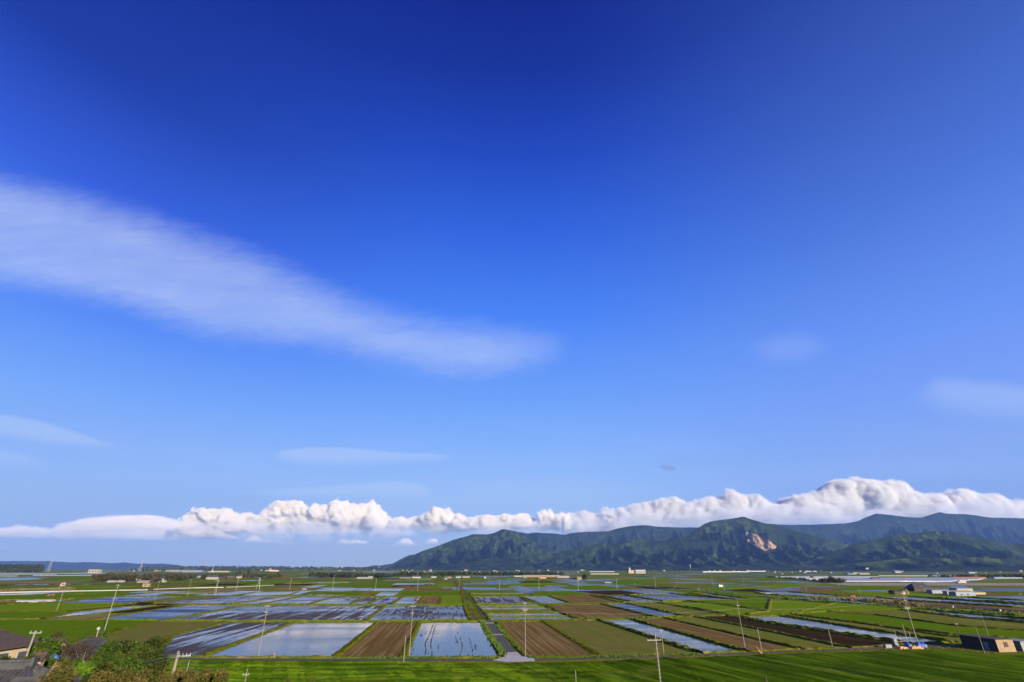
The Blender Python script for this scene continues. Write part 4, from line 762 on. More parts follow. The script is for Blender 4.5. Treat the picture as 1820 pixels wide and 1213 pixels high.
def building(name, label, loc, w, d, h, rh, wall, roof, kind='gable', rz=ROW, cat='house', group=None, wins=(), over=.5, door=None, axis='x'):
    """base centre at loc; w across, d deep; ridge along x ('x') or y; wins = (side, u, z, w, h) with side F/L/R"""
    root = empty(name, loc, rz, label=label, cat=cat, group=group)
    if axis == 'y': root.rotation_euler[2] += math.pi / 2; w, d = d, w
    hw, hd = w / 2, d / 2; mb = MB()
    if kind == 'gable':
        mb.add([(-hw, -hd, -.3), (hw, -hd, -.3), (hw, hd, -.3), (-hw, hd, -.3), (-hw, -hd, h), (hw, -hd, h), (hw, hd, h), (-hw, hd, h), (-hw, 0, h + rh * .97), (hw, 0, h + rh * .97)],
               [(0, 3, 2, 1), (0, 1, 5, 4), (2, 3, 7, 6), (1, 2, 6, 9, 5), (3, 0, 4, 8, 7)])
    else: mb.box((-hw, -hd, -.3), (hw, hd, h))
    mb.obj('wall', A[wall], root); rb = MB(); o_ = over; e = rh * o_ / hd if hd else 0
    if kind == 'gable':
        rb.slab([(-hw - o_, -hd - o_, h - e), (hw + o_, -hd - o_, h - e), (hw + o_, 0, h + rh), (-hw - o_, 0, h + rh)], .14)
        rb.slab([(-hw - o_, 0, h + rh), (hw + o_, 0, h + rh), (hw + o_, hd + o_, h - e), (-hw - o_, hd + o_, h - e)], .14)
        rb.tube((-hw - o_, 0, h + rh + .16), (hw + o_, 0, h + rh + .16), .16, n=6)
    elif kind == 'hip':
        r = max(0, hw - hd) + hw * .12; z0 = h - .05
        rb.add([(-hw - o_, -hd - o_, z0), (hw + o_, -hd - o_, z0), (hw + o_, hd + o_, z0), (-hw - o_, hd + o_, z0), (-r, 0, h + rh), (r, 0, h + rh), (-hw - o_, -hd - o_, z0 - .15), (hw + o_, -hd - o_, z0 - .15), (hw + o_, hd + o_, z0 - .15), (-hw - o_, hd + o_, z0 - .15)],
               [(0, 1, 5, 4), (1, 2, 5), (2, 3, 4, 5), (3, 0, 4), (6, 7, 1, 0), (7, 8, 2, 1), (8, 9, 3, 2), (9, 6, 0, 3), (9, 8, 7, 6)])
        rb.tube((-r, 0, h + rh), (r, 0, h + rh), .2, n=6)
        for a, b in (((-hw - o_, -hd - o_, z0), (-r, 0, h + rh)), ((hw + o_, -hd - o_, z0), (r, 0, h + rh))): rb.tube(a, b, .14, n=5)
    elif kind == 'flat':
        rb.box((-hw - o_, -hd - o_, h), (hw + o_, hd + o_, h + max(.15, rh)))
    elif kind == 'shed':
        rb.slab([(-hw - o_, -hd - o_, h - .05), (hw + o_, -hd - o_, h - .05), (hw + o_, hd + o_, h + rh), (-hw - o_, hd + o_, h + rh)], .14)
    elif kind == 'tunnel':
        n = 12; vs = []; 
        for xx in (-hw, hw): vs += [(xx, -hd * math.cos(math.pi * i / n), h + rh * math.sin(math.pi * i / n)) for i in range(n + 1)]
        rb.add(vs, [(i, i + n + 1, i + n + 2, i + 1) for i in range(n)] + [tuple(range(n, -1, -1)), tuple(range(n + 1, 2 * n + 2))])
    rb.obj('roof' if kind != 'tunnel' else 'film_cover', A[roof], root)
    for s_, uu, zz, ww_, hh_ in wins:
        fr = MB(); gl = MB(); t = .06
        if s_ == 'F': fr.box((uu - ww_ / 2, -hd - t, zz), (uu + ww_ / 2, -hd - .003, zz + hh_)); gl.box((uu - ww_ / 2 + .12, -hd - t - .02, zz + .12), (uu + ww_ / 2 - .12, -hd - t - .003, zz + hh_ - .12))
        else:
            x_ = -hw if s_ == 'L' else hw; sg = -1 if s_ == 'L' else 1
            fr.box((min(x_ + sg * t, x_ + sg * .003), uu - ww_ / 2, zz), (max(x_ + sg * t, x_ + sg * .003), uu + ww_ / 2, zz + hh_)); gl.box((min(x_ + sg * (t + .02), x_ + sg * (t + .003)), uu - ww_ / 2 + .12, zz + .12), (max(x_ + sg * (t + .02), x_ + sg * (t + .003)), uu + ww_ / 2 - .12, zz + hh_ - .12))
        f = fr.obj('window', A['steel'], root); gl.obj('pane', A['glass'], f)
    if door:
        s_, uu, ww_, hh_, mt = door
        if s_ == 'F': MB().box((uu - ww_ / 2, -hd - .05, 0), (uu + ww_ / 2, -hd - .003, hh_)).obj('door', A[mt], root)
        else: MB().box((hw + .003, uu - ww_ / 2, 0), (hw + .05, uu + ww_ / 2, hh_)).obj('door', A[mt], root)
    return root
def far_b(name, label, px, by, wpx, hpx, wall, roof, kind='gable', ratio=.6, cat='house', group=None, rfrac=.35, axis='x', wins=0, over=.4, dmax=14):
    p = G(px, by); s = (p.y * CP - HC * SP) / FPX; w = wpx * s; h = hpx * s * 1.03; rh = h * rfrac; d = min(w * ratio, dmax); hb = h - rh
    W_ = []
    if wins:
        for i in range(wins): W_.append(('F', (-w / 2 + w * (i + .5) / wins), hb * .35, w / wins * .5, hb * .4))
    c_ = Vector((-math.sin(ROW), math.cos(ROW), 0)) * d / 2
    return building(name, label, p + c_, w, d, hb, rh, wall, roof, kind, cat=cat, group=group, wins=W_, over=min(over, w * .06), axis=axis)
FB = [
 ('building', 'long cream flat roofed block in front of the dark wood at the left', 166, 1019, 19, 5.6, 'cream', 'tin', 'flat', 4), ('greenhouse', 'small white roofed tunnel left of the farmyard trees, the wider one', 197, 1035.2, 14, 2.6, 'white', 'carw', 'gable', 0),
 ('greenhouse', 'short white roofed tunnel just right of the wider one at the farmyard', 214, 1035.2, 9, 2.6, 'white', 'carw', 'gable', 0), ('shed', 'low grey shed at the edge of the farmyard grove', 229, 1032.6, 11, 3, 'grey', 'tile', 'gable', 0), ('farmhouse', 'tan walled farmhouse among the grove', 243.5, 1032, 11, 5, 'cream', 'tile', 'hip', 2),
 ('farmhouse', 'broad dark roofed farmhouse in the grove', 272, 1032.6, 22, 6, 'dark', 'tile', 'hip', 0), ('shed', 'white roofed open shed below the grove', 253, 1036.4, 19, 3.6, 'brown', 'carw', 'shed', 0), ('hut', 'small tan hut with a dark doorway on the bank', 258, 1043.6, 10.5, 5.4, 'plaster', 'brown', 'flat', 1),
 ('shed', 'small pale roofed shed right of the grove farmhouse', 285, 1032.4, 7, 3, 'white', 'tin', 'gable', 0), ('shed', 'tiny pale shed in front of the grove', 290.5, 1035.4, 6, 2.6, 'cream', 'tin', 'gable', 0),
 ('house', 'large white house with stepped roofs in the left village', 376, 1030.2, 19, 6.6, 'white', 'tile', 'hip', 4), ('shed', 'white framed open barn in the left village', 409, 1029, 12, 4, 'dark', 'carw', 'flat', 0), ('house', 'white gabled house under the round dark tree', 424, 1028, 8, 5.4, 'white', 'btile', 'gable', 2), ('house', 'orange brown house at the right end of the left village', 433, 1026.6, 6, 3.4, 'pink', 'rust', 'gable', 0), ('shed', 'dark low shed beside the large white house', 395, 1028.8, 11, 3, 'dark', 'tile', 'gable', 0),
 ('house', 'dark roofed house half hidden behind village trees', 348, 1027, 16, 5, 'grey', 'tile', 'hip', 0), ('warehouse', 'grey warehouse on the left horizon', 309, 1016.4, 18, 2.8, 'grey', 'tile', 'flat', 0), ('warehouse', 'long blue grey warehouse with a tan base', 340, 1017, 34, 2.8, 'bluewall', 'blue', 'flat', 0), ('warehouse', 'long tan low building right of the white mast', 388, 1017.4, 34, 1.9, 'cream', 'tin', 'flat', 0),
 ('building', 'white low building on the left horizon next to the cream block', 474.5, 1015.4, 6, 1.5, 'white', 'carw', 'flat', 0), ('building', 'tall cream block on the left horizon', 479.5, 1016, 3.4, 4.4, 'cream', 'tin', 'flat', 0), ('building', 'pink block right of the tall cream one', 484.5, 1016.2, 6.6, 2.6, 'pink', 'tin', 'flat', 0), ('building', 'low pink block at the right end of the pink row', 491.5, 1016.2, 6, 2.4, 'pink', 'rust', 'flat', 0),
 ('greenhouse', 'low white sheds in a row before the tree belt', 648, 1028.6, 27, 2.0, 'white', 'tin', 'gable', 0), ('greenhouse', 'taller white shed at the end of the white row', 658, 1028.4, 8, 3.2, 'white', 'carw', 'gable', 0), ('farmhouse', 'grey roofed farm building with an open white front', 740, 1028, 15, 4.2, 'white', 'tile', 'gable', 0), ('shed', 'long slate grey shed left of the open fronted one', 720, 1028.2, 20, 2.4, 'grey', 'tile', 'gable', 0),
 ('house', 'small white house with a steep roof by the field corner', 792.5, 1030.4, 4.2, 5.2, 'white', 'tile', 'gable', 1), ('shed', 'white low shed right of the small steep house', 815, 1027.2, 9, 2.2, 'white', 'carw', 'gable', 0), ('shed', 'cream low shed beside the white one', 828.5, 1027.2, 13, 2.2, 'cream', 'tin', 'gable', 0), ('house', 'pale house in the tree line left of the farm road', 771, 1027.6, 9, 2.6, 'white', 'tin', 'gable', 0), ('house', 'little cream house in the tree line', 799, 1027, 7, 2.4, 'cream', 'tile', 'gable', 0),
 ('shed', 'small white shed with a dark end wall before the barns', 933, 1028.4, 7, 2.2, 'dark', 'carw', 'gable', 0), ('barn', 'longest grey roofed barn in the middle distance', 962, 1026.2, 66, 2.9, 'brown', 'tin', 'gable', 0), ('barn', 'pale arched roofed barn at the right of the longest barn', 1001, 1027, 22, 2.6, 'white', 'tin', 'gable', 0), ('shed', 'pink brown shed under the longest barn', 965, 1028.4, 12, 2.6, 'pink', 'rust', 'gable', 0), ('shed', 'white low slanted roof left of the longest barn', 921, 1025.6, 14, 2.2, 'white', 'carw', 'shed', 0),
 ('hut', 'dark hut on the mound under the round tree', 1021, 1029.8, 8, 3.4, 'dark', 'tile', 'gable', 0), ('hut', 'brown thatched looking hut on the mound', 1030, 1030, 8, 3.6, 'brown', 'brown', 'gable', 0), ('greenhouse', 'white slanted sheet roof right of the mound', 1081, 1036.6, 12, 1.5, 'white', 'carw', 'shed', 0),
 ('greenhouse', 'long white greenhouse running up to the school', 1070, 1017.2, 46, 1.7, 'film', 'film', 'gable', 0), ('greenhouse', 'long cream strip of sheds left of the school', 1075, 1021.4, 52, 1.4, 'cream', 'tin', 'flat', 0), ('factory', 'white factory with a stepped roof under the foothills', 1056, 1014.4, 16, 2.6, 'white', 'carw', 'flat', 0), ('building', 'white low office left of the white factory', 1036, 1014.6, 8, 1.5, 'white', 'carw', 'flat', 0),
 ('greenhouse', 'longest white greenhouse line under the quarry mountain', 1290, 1017.4, 86, 1.3, 'film', 'tin', 'flat', 0), ('greenhouse', 'white greenhouse line right of the longest one', 1346, 1016.4, 30, 1.3, 'film', 'tin', 'flat', 0), ('building', 'grey building between the two white greenhouse lines', 1331, 1017, 6, 2.4, 'grey', 'tin', 'flat', 0),
 ('greenhouse', 'pale shed roof on the right plain, the left of a pair', 1437, 1016.6, 12, 1.5, 'film', 'tin', 'gable', 0), ('greenhouse', 'pale shed roof on the right plain, the right of a pair', 1449, 1016.6, 7, 1.5, 'film', 'tin', 'gable', 0), ('farmhouse', 'cream gabled farmhouse before the dark wood at the right', 1521, 1020, 11, 3.4, 'cream', 'tile', 'hip', 0), ('building', 'white three storey house with a water tank', 1543, 1015.8, 5, 5.6, 'white', 'grey', 'flat', 2), ('building', 'white block half hidden by the dark wood', 1524, 1013, 8, 3.6, 'white', 'tin', 'flat', 0),
 ('shed', 'slate blue curved shed roof before the white three storey house', 1515, 1021.4, 16, 2.0, 'bluewall', 'blue', 'gable', 0), ('shed', 'pale blue long shed roof beside the slate one', 1537, 1021.2, 20, 2.0, 'white', 'tin', 'gable', 0), ('building', 'pale house at the left edge of the right hand wood', 1578, 1014.4, 9, 3, 'white', 'tin', 'gable', 0), ('farmhouse', 'cream walled house with a dark blue roof in the right hand wood', 1597, 1018.6, 12, 4, 'cream', 'blue', 'gable', 0), ('shed', 'red roofed long shed among the greenhouses', 1725, 1028.6, 64, 2.2, 'rust', 'rust', 'gable', 0),
 ('shed', 'cream shed with a dark roof between the greenhouses', 1559, 1031, 14, 4, 'cream', 'btile', 'gable', 0), ('shed', 'blue cladded sheds left of the greenhouses', 1443, 1031.6, 24, 3.6, 'bluewall', 'blue', 'flat', 0), ('shed', 'small blue shed at the near end of the greenhouses', 1499, 1036.4, 8, 3.4, 'bluewall', 'blue', 'flat', 0), ('shed', 'rust brown little shed by the greenhouse ends', 1612.5, 1030.6, 6, 3, 'rust', 'rust', 'gable', 0), ('house', 'white house high on the foot of the far right hill', 1789, 1000.4, 5, 1.5, 'white', 'carw', 'flat', 0),
 ('shed', 'tiny orange roofed shed at the far right edge', 1816, 1016.6, 6, 2.4, 'cream', 'rust', 'gable', 0), ('house', 'low white and blue house in the right hand wood', 1728, 1019.4, 12, 2.6, 'white', 'blue', 'gable', 0),
]
for nm, lb, px, by, wp, hp, wl, rf, kd, nw in FB:
    long_ = wp > 18; far_b(nm, lb, px, by, wp, hp, wl, rf, kd, ratio=.3 if long_ else .6, cat=nm if nm != 'building' else 'building', wins=nw, rfrac=.45 if kd in ('gable', 'hip', 'shed') else .06, dmax=30 if by < 1024 else 9)
# white specks: the village houses too small to tell apart
rr = random.Random(11)
spk = [(rr.uniform(228, 335), rr.uniform(1012, 1017)) for _ in range(20)] + [(rr.uniform(335, 470), rr.uniform(1011.5, 1015)) for _ in range(14)] + [(rr.uniform(590, 720), rr.uniform(1011.8, 1015.4)) for _ in range(20)] + \
      [(rr.uniform(720, 900), rr.uniform(1013.5, 1017.5)) for _ in range(16)] + [(rr.uniform(900, 1030), rr.uniform(1014.5, 1019)) for _ in range(10)] + [(rr.uniform(1150, 1520), rr.uniform(1012.8, 1016.4)) for _ in range(34)] + [(rr.uniform(1350, 1480), rr.uniform(1016, 1022)) for _ in range(8)] + [(rr.uniform(1600, 1815), rr.uniform(1016, 1021)) for _ in range(8)]
def ordinal(n):
    one = ['', 'first', 'second', 'third', 'fourth', 'fifth', 'sixth', 'seventh', 'eighth', 'ninth', 'tenth', 'eleventh', 'twelfth', 'thirteenth', 'fourteenth', 'fifteenth', 'sixteenth', 'seventeenth', 'eighteenth', 'nineteenth']
    return one[n] if n < 20 else ({20: 'twentieth', 30: 'thirtieth'}[n] if n % 10 == 0 else {2: 'twenty', 3: 'thirty'}[n // 10] + ' ' + one[n % 10])
REG = [(335, 'left of the white mast'), (480, 'right of the white mast'), (720, 'below the far headland'), (900, 'behind the tree belt left of the farm road'), (1100, 'behind the long barns'), (1350, 'below the quarry mountain'), (1560, 'behind the pale greenhouse line'), (1900, 'in the right hand wood')]
spk.sort(); cnt_ = {}
for i, (px, by) in enumerate(spk):
    rg_ = [n_ for l_, n_ in REG if px < l_][0]; cnt_[rg_] = cnt_.get(rg_, 0) + 1; lab_ = ordinal(cnt_[rg_]) + ' tiny house from the left ' + rg_
    grp = ('village houses on the left horizon', 'tiny pale village house among the roofs on the left horizon') if px < 480 else ('village houses at the mountain foot', 'tiny pale house among the roofs at the foot of the mountains') if px < 1350 else ('houses on the right plain', 'tiny pale house among those on the far right plain')
    far_b('house', lab_, px, by, rr.uniform(1.8, 4.2), rr.uniform(1.0, 1.9), rr.choice(['white', 'white', 'cream', 'cream', 'pink']), rr.choice(['tile', 'tin', 'btile', 'carw']), rr.choice(['gable', 'hip', 'flat']), cat='house', group=grp[0], rfrac=.35, dmax=12)
# the school: two wings and a stair tower
p = G(1132, 1019.6); s = (p.y * CP - HC * SP) / FPX; root = empty('school', p, ROW, label='cream school with a small tower at the foot of the hills', cat='school')
MB().box((-15 * s, 0, -1), (-3 * s, 22, 4.6 * s)).obj('wing', A['cream'], root); MB().box((-3 * s, -8, -1), (15 * s, 14, 5.2 * s)).obj('wing', A['white'], root); MB().box((-13 * s, 4, 4.6 * s), (-10.6 * s, 12, 8.8 * s)).obj('tower', A['carw'], root)
MB().add([(-13.2 * s, 3.6, 8.8 * s), (-10.4 * s, 3.6, 8.8 * s), (-10.4 * s, 12.4, 8.8 * s), (-13.2 * s, 12.4, 8.8 * s), (-11.8 * s, 8, 10 * s)], [(0, 1, 4), (1, 2, 4), (2, 3, 4), (3, 0, 4), (3, 2, 1, 0)]).obj('tower_roof', A['white'], root)
MB().box((-15.3 * s, -.4, 4.6 * s), (-2.9 * s, 22.4, 5.0 * s)).obj('roof', A['tin'], root); MB().box((-3.3 * s, -8.4, 5.2 * s), (15.3 * s, 14.4, 5.7 * s)).obj('roof', A['tin'], root)
for i in range(6):
    x0 = (-1.5 + 2.7 * i) * s; f = MB().box((x0, -8.2, 1.2 * s), (x0 + 1.8 * s, -8.003, 3.8 * s)).obj('window', A['steel'], root); MB().box((x0 + .2 * s, -8.3, 1.4 * s), (x0 + 1.6 * s, -8.203, 3.6 * s)).obj('pane', A['glass'], f)
# greenhouse tunnels in the right middle distance
def tunnel(px0, px1, y, wm, hm_, label, group='plastic greenhouse tunnels'):
    hm = hm_ * .75; a, b = G(px0, y), G(px1, y); c = (a + b) / 2; L = (b - a).length
    root = empty('greenhouse', c, math.atan2(b.y - a.y, b.x - a.x), label=label, cat='greenhouse', group=group); n = 10; vs = []; ribs = MB()
    for xx in (-L / 2, L / 2): vs += [(xx, -wm / 2 * math.cos(math.pi * i / n), hm * .35 + hm * .65 * math.sin(math.pi * i / n)) for i in range(n + 1)] + [(xx, wm / 2, -.2), (xx, -wm / 2, -.2)]
    k = n + 3; MB().add(vs, [(i, i + k, (i + 1) % k + k, (i + 1) % k) for i in range(k)] + [tuple(range(k - 1, -1, -1)), tuple(range(k, 2 * k))]).obj('film_cover', A['film'], root)
    nr = min(24, int(L / 8))
    for j in range(nr + 1):
        x_ = -L / 2 + L * j / nr; q = [(x_, -(wm / 2 + .05) * math.cos(math.pi * i / 6), hm * .35 + (hm * .65 + .05) * math.sin(math.pi * i / 6)) for i in range(7)]
        for i in range(6): ribs.tube(q[i], q[i + 1], .07, n=4, cap=False)
    ribs.obj('ribs', A['steel'], root)
TN = [(1500, 1690, 1034.2, 'nearest greenhouse tunnel of the grey range'), (1503, 1700, 1033.3, 'second greenhouse tunnel of the grey range from the front'), (1505, 1720, 1032.4, 'third greenhouse tunnel of the grey range from the front'), (1500, 1735, 1031.5, 'fourth greenhouse tunnel of the grey range from the front'), (1490, 1740, 1030.7, 'fifth greenhouse tunnel of the grey range from the front'),
      (1470, 1745, 1029.9, 'sixth greenhouse tunnel, behind the five grey ones'), (1500, 1700, 1029, 'seventh greenhouse tunnel, long and low behind the shed'), (1765, 1815, 1028.4, 'short bright greenhouse tunnel right of the red roofed shed'), (1765, 1812, 1027.6, 'short greenhouse tunnel behind the bright one at the right')]
for a, b, y, lb in TN: tunnel(a, b, y, 9, 3.4, lb)
for a, b, y, lb in [(1377, 1560, 1026.4, 'long thin greenhouse line crossing the right plain'), (1400, 1470, 1028.2, 'shorter greenhouse line in front of the blue sheds'), (1560, 1720, 1024.4, 'thin pale greenhouse line behind the grey range'), (-30, 100, 1021.6, 'long pale greenhouse line at the far left, nearest of the left ones'), (-30, 190, 1019.8, 'greenhouse line before the dark wood at the left'), (60, 178, 1023.8, 'thin pale tunnel line in the left green fields'), (-20, 30, 1024.8, 'short pale tunnel at the left edge of the plain'), (215, 240, 1023.8, 'short pale tunnel behind the grove')]: tunnel(a, b, y, 8, 3.2, lb)

# right middle distance farmyard
p = G(1641, 1051.2); building('barn', 'dark hip roofed barn with pale end panels on the right plain', p + Vector((-1, 4, 0)), 21, 11, 3.4, 4.2, 'dark', 'tile', 'hip', cat='barn', over=.9, wins=[('F', 1.5, .2, 2.6, 3), ('F', 6, .2, 2.6, 3)])
p = G(1597, 1057); building('barn', 'low dark boarded shed left of the hip roofed barn', p, 13, 7, 2.6, 1.0, 'dark', 'dark', 'gable', cat='barn'); p = G(1609, 1056.4); building('hut', 'little tan gabled hut beside the dark boarded shed', p, 4.4, 4.2, 2.6, 1.2, 'plaster', 'brown', 'gable', cat='hut', axis='y')
p = G(1599.5, 1056.8); building('hut', 'tiny pale framed hut in front of the dark boarded shed', p + Vector((0, -4.5, 0)), 2.6, 2.6, 2.3, .8, 'cream', 'tin', 'gable', cat='hut', axis='y', door=('R', 0, 1.2, 1.8, 'dark'))
p = G(1672, 1055.4); building('shed', 'slate grey long shed right of the hip roofed barn', p + Vector((0, 4, 0)), 16, 6, 2.4, .6, 'bluewall', 'grey', 'flat', cat='shed'); p = G(1688, 1057); building('shed', 'white fronted shed at the end of the slate grey one', p + Vector((0, 2, 0)), 5, 5, 2.6, .4, 'white', 'carw', 'flat', cat='shed')
p = G(1716, 1059.6); building('shed', 'long blue grey walled shed with a pale roof edge', p + Vector((0, 3, 0)), 19, 7, 3.2, .8, 'bluewall', 'tin', 'shed', cat='shed', wins=[('F', -4, .3, 2, 1.6), ('F', 2, .3, 2, 1.6)]); p = G(1726, 1056); building('shed', 'blue roofed shed with a cream gable behind the blue grey one', p + Vector((0, 10, 0)), 17, 8, 4.4, 1.6, 'cream', 'blue', 'shed', cat='shed')
p = G(1747, 1057.5); building('shed', 'low cream roofed lean to at the right of the blue sheds', p + Vector((0, 6, 0)), 14, 4, 1.7, .4, 'cream', 'cream', 'shed', cat='shed')
# the plaster walled store by the near field
p = G(1776, 1159.6); d_ = Vector((math.cos(ROW), math.sin(ROW), 0)); e_ = Vector((-math.sin(ROW), math.cos(ROW), 0)); L_ = 11.0; Wd = 5.6
root = building('storehouse', 'flat roofed dark storehouse with a sunlit plaster end wall and barred window', p + d_ * Wd / 2 + e_ * L_ / 2, Wd, L_, 3.1, .16, 'dark', 'dark', 'flat', cat='storehouse', over=.25)  # shade of the side walls put into dark board colour; sunlit end is plaster
MB().box((-Wd / 2 - .02, -L_ / 2 - .12, -.2), (Wd / 2 + .02, -L_ / 2 - .004, 3.06)).obj('end_wall', A['plaster'], root)
f = MB().box((-.55, -L_ / 2 - .2, 1.35), (.75, -L_ / 2 - .124, 2.45)).obj('window', A['glass'], root); bb = MB()
for i in range(5): bb.box((-.5 + .29 * i, -L_ / 2 - .26, 1.3), (-.44 + .29 * i, -L_ / 2 - .204, 2.5))
bb.obj('bars', A['rust'], f); MB().box((-.7, -L_ / 2 - .3, 1.2), (.9, -L_ / 2 - .124, 1.32)).obj('sill', A['conc'], f)
MB().box((-Wd / 2 - .08, -3, 0), (-Wd / 2 - .004, -1.6, 2.2)).obj('door', A['grey'], root)
p = G(1816, 1158); building('shed', 'grey tin lean to at the right frame edge beside the storehouse', p + Vector((2.4, 3, 0)), 5, 6, 2.4, .2, 'grey', 'grey', 'flat', cat='shed')

# ---------------------------------------------------------------- houses on the slope, bottom left
def roof_tiles(mb, a, b, c, d, step, r):                  # round ribs from eave a-b up to ridge d-c
    a, b, c, d = map(Vector, (a, b, c, d)); n = int((b - a).length / step)
    for i in range(n + 1): f = i / n; mb.tube(a.lerp(b, f), d.lerp(c, f), r, n=6, cap=False)
g = lambda X, Y: float(hz(X, Y))
# near tiled roof
P1 = W(58, 1168, 46); zr = P1.z - .75; root = empty('house', (P1.x, P1.y, zr - 5.2), R(14), label='nearest house, a big grey tiled roof in the bottom left corner', cat='house')
RH, EV, LN, HW_ = 5.2, 3.1, 9.0, 4.6
MB().box((-LN - 2.5, -3.6, -2.5), (1.9, 3.6, EV - .1)).obj('wall', A['cream'], root); rb = MB()
ridge0, ridge1 = (-LN, 0, RH), (0, 0, RH); FL, FR_, BR, BL = (-LN - 3.5, -HW_, EV), (3.2, -HW_, EV), (3.2, HW_, EV), (-LN - 3.5, HW_, EV)
rb.add([FL, FR_, BR, BL, ridge0, ridge1], [(0, 1, 5, 4), (1, 2, 5), (2, 3, 4, 5), (3, 0, 4), (3, 2, 1, 0)])
rib = MB()
for i in range(46):
    x = FL[0] + .2 + i * .34
    if x > FR_[0] - .15: break
    if x < ridge0[0]: t = (x - FL[0]) / (ridge0[0] - FL[0])
    elif x > 0: t = (FR_[0] - x) / (FR_[0])
    else: t = 1
    rib.tube((x, -HW_ - .03, EV + .05), (x, -HW_ + HW_ * t, EV + .05 + (RH - EV) * t), .075, n=6, cap=True)
for i in range(27):
    y = -HW_ + .2 + i * .34; t = 1 - abs(y) / HW_
    if t <= .03: continue
    rib.tube((FR_[0] + .03, y, EV + .05), (FR_[0] - FR_[0] * t, y, EV + .05 + (RH - EV) * t), .075, n=6)
ro = rb.obj('roof', A['tile'], root); rib.obj('tile_ribs', A['tile'], ro); rr_ = MB()
rr_.box((-LN, -.22, RH - .05), (.15, .22, RH + .42)); rr_.tube((-LN, 0, RH + .48), (.2, 0, RH + .48), .14, n=8)
rr_.tube((0, 0, RH + .1), (FR_[0], -HW_, EV + .12), .2, n=8); rr_.tube((0, 0, RH + .1), (FR_[0], HW_, EV + .12), .2, n=8); rr_.box((.1, -.28, RH - .1), (.32, .28, RH + .75)); rr_.obj('ridge_tiles', A['tile'], ro)
P2 = W(76, 1199, 43); building('house', 'lower tiled porch roof beside the nearest big roof', (P2.x + .3, P2.y, P2.z - 3.4), 3.0, 2.4, 2.3, .7, 'cream', 'tile', 'gable', rz=R(14), cat='house', over=.5)
# leftmost two storey house and its wing
P3 = W(30, 1120, 88); root = building('house', 'two storey house with cream walls and a brown roof at the left frame edge', (P3.x - 5.2, P3.y + 1, P3.z - 7.8), 11, 8, 5.6, 2.1, 'cream', 'btile', 'hip', rz=R(-6), cat='house', over=.9, wins=[('F', 3.9, 3.5, 2.4, 1.5), ('F', .9, 3.3, 2.6, 2.0), ('F', 3.6, .5, 2.6, 1.8), ('R', -1.6, 3.4, 2.2, 1.5), ('R', 1.8, 3.4, 2.0, 1.4), ('R', 0, .7, 3.0, 1.7)])
MB().box((-3.5, -5.3, 2.9), (3.0, -4.06, 3.9)).obj('balcony', A['bluewall'], root)
P3 = W(56, 1138, 92); building('house', 'grey roofed wing with pale verge boards beside the two storey house', (P3.x + 1.2, P3.y + 1, P3.z - 4.4), 6.4, 5, 2.6, 1.7, 'cream', 'tile', 'gable', rz=R(-6), cat='house', over=.5)
# middle house
P4 = W(172, 1133, 100); root = building('house', 'dark hip roofed house behind bare twigs in the bottom left', (P4.x, P4.y, P4.z - 6.4), 9.5, 7.5, 3.6, 2.7, 'white', 'tile', 'hip', rz=R(-14), cat='house', over=.7, wins=[('F', -1.5, 1.2, 2.2, 1.5)])
P5 = W(124, 1149, 94); building('house', 'lower dark roofed annex with white gable boards left of the hip roofed house', (P5.x, P5.y, P5.z - 4.3), 5.4, 5.4, 2.6, 1.5, 'white', 'btile', 'gable', rz=R(-14), cat='house', over=.5, axis='y', wins=[])
P6 = W(71, 1164, 60); building('shed', 'small white shed with an orange base behind the nearest roof', (P6.x, P6.y, P6.z - 1.8), .9, .9, 1.4, .35, 'cream', 'btile', 'gable', rz=R(20), cat='shed', over=.2, door=('F', 0, 1.0, .5, 'orange'))
def tarp(name, label, p, w, d, h, mat, rz=0, cat='tarpaulin'):
    n = 9; V = []; F = []
    for j in range(n):
        for i in range(n):
            u_, v_ = i / (n - 1) * 2 - 1, j / (n - 1) * 2 - 1; r = max(abs(u_), abs(v_)); V.append((u_ * w / 2 * (1 + .1 * random.random()), v_ * d / 2, h * (1 - r ** 3) * random.uniform(.8, 1.1) - (.05 if r > .99 else 0)))
    for j in range(n - 1):
        for i in range(n - 1): a = j * n + i; F.append((a, a + 1, a + n + 1, a + n))
    o = mesh_obj(name, V, F, mat, smooth=False); o.location = p; o.rotation_euler[2] = rz; return tag(o, label, cat)
q = W(97, 1163, 72); tarp('tarpaulin', 'pale blue sheet half hidden by shrubs in the bottom left', (q.x, q.y, q.z - .4), 1.0, .8, .35, A['tarp'], .4); 
tarp('tarpaulin', 'left blue tarpaulin heap beside the tall pole', G(1615, 1151), 1.7, 2, 1.3, A['tarp'], .3); tarp('tarpaulin', 'larger blue tarpaulin heap right of the tall pole', G(1638, 1151), 2.8, 2.6, 1.5, A['tarp'], -.2)
STR = plain_mat('straw', (.30, .17, .07), (.44, .27, .12), 3, .95, bmp=.1)
tarp('straw_heap', 'orange straw heap between the two blue tarpaulins', G(1627, 1153), 4, 2.5, .7, STR, 0, 'heap'); tarp('straw_heap', 'orange straw heap left of the blue tarpaulins', G(1603, 1153.2), 3.6, 2.4, .6, STR, .2, 'heap')
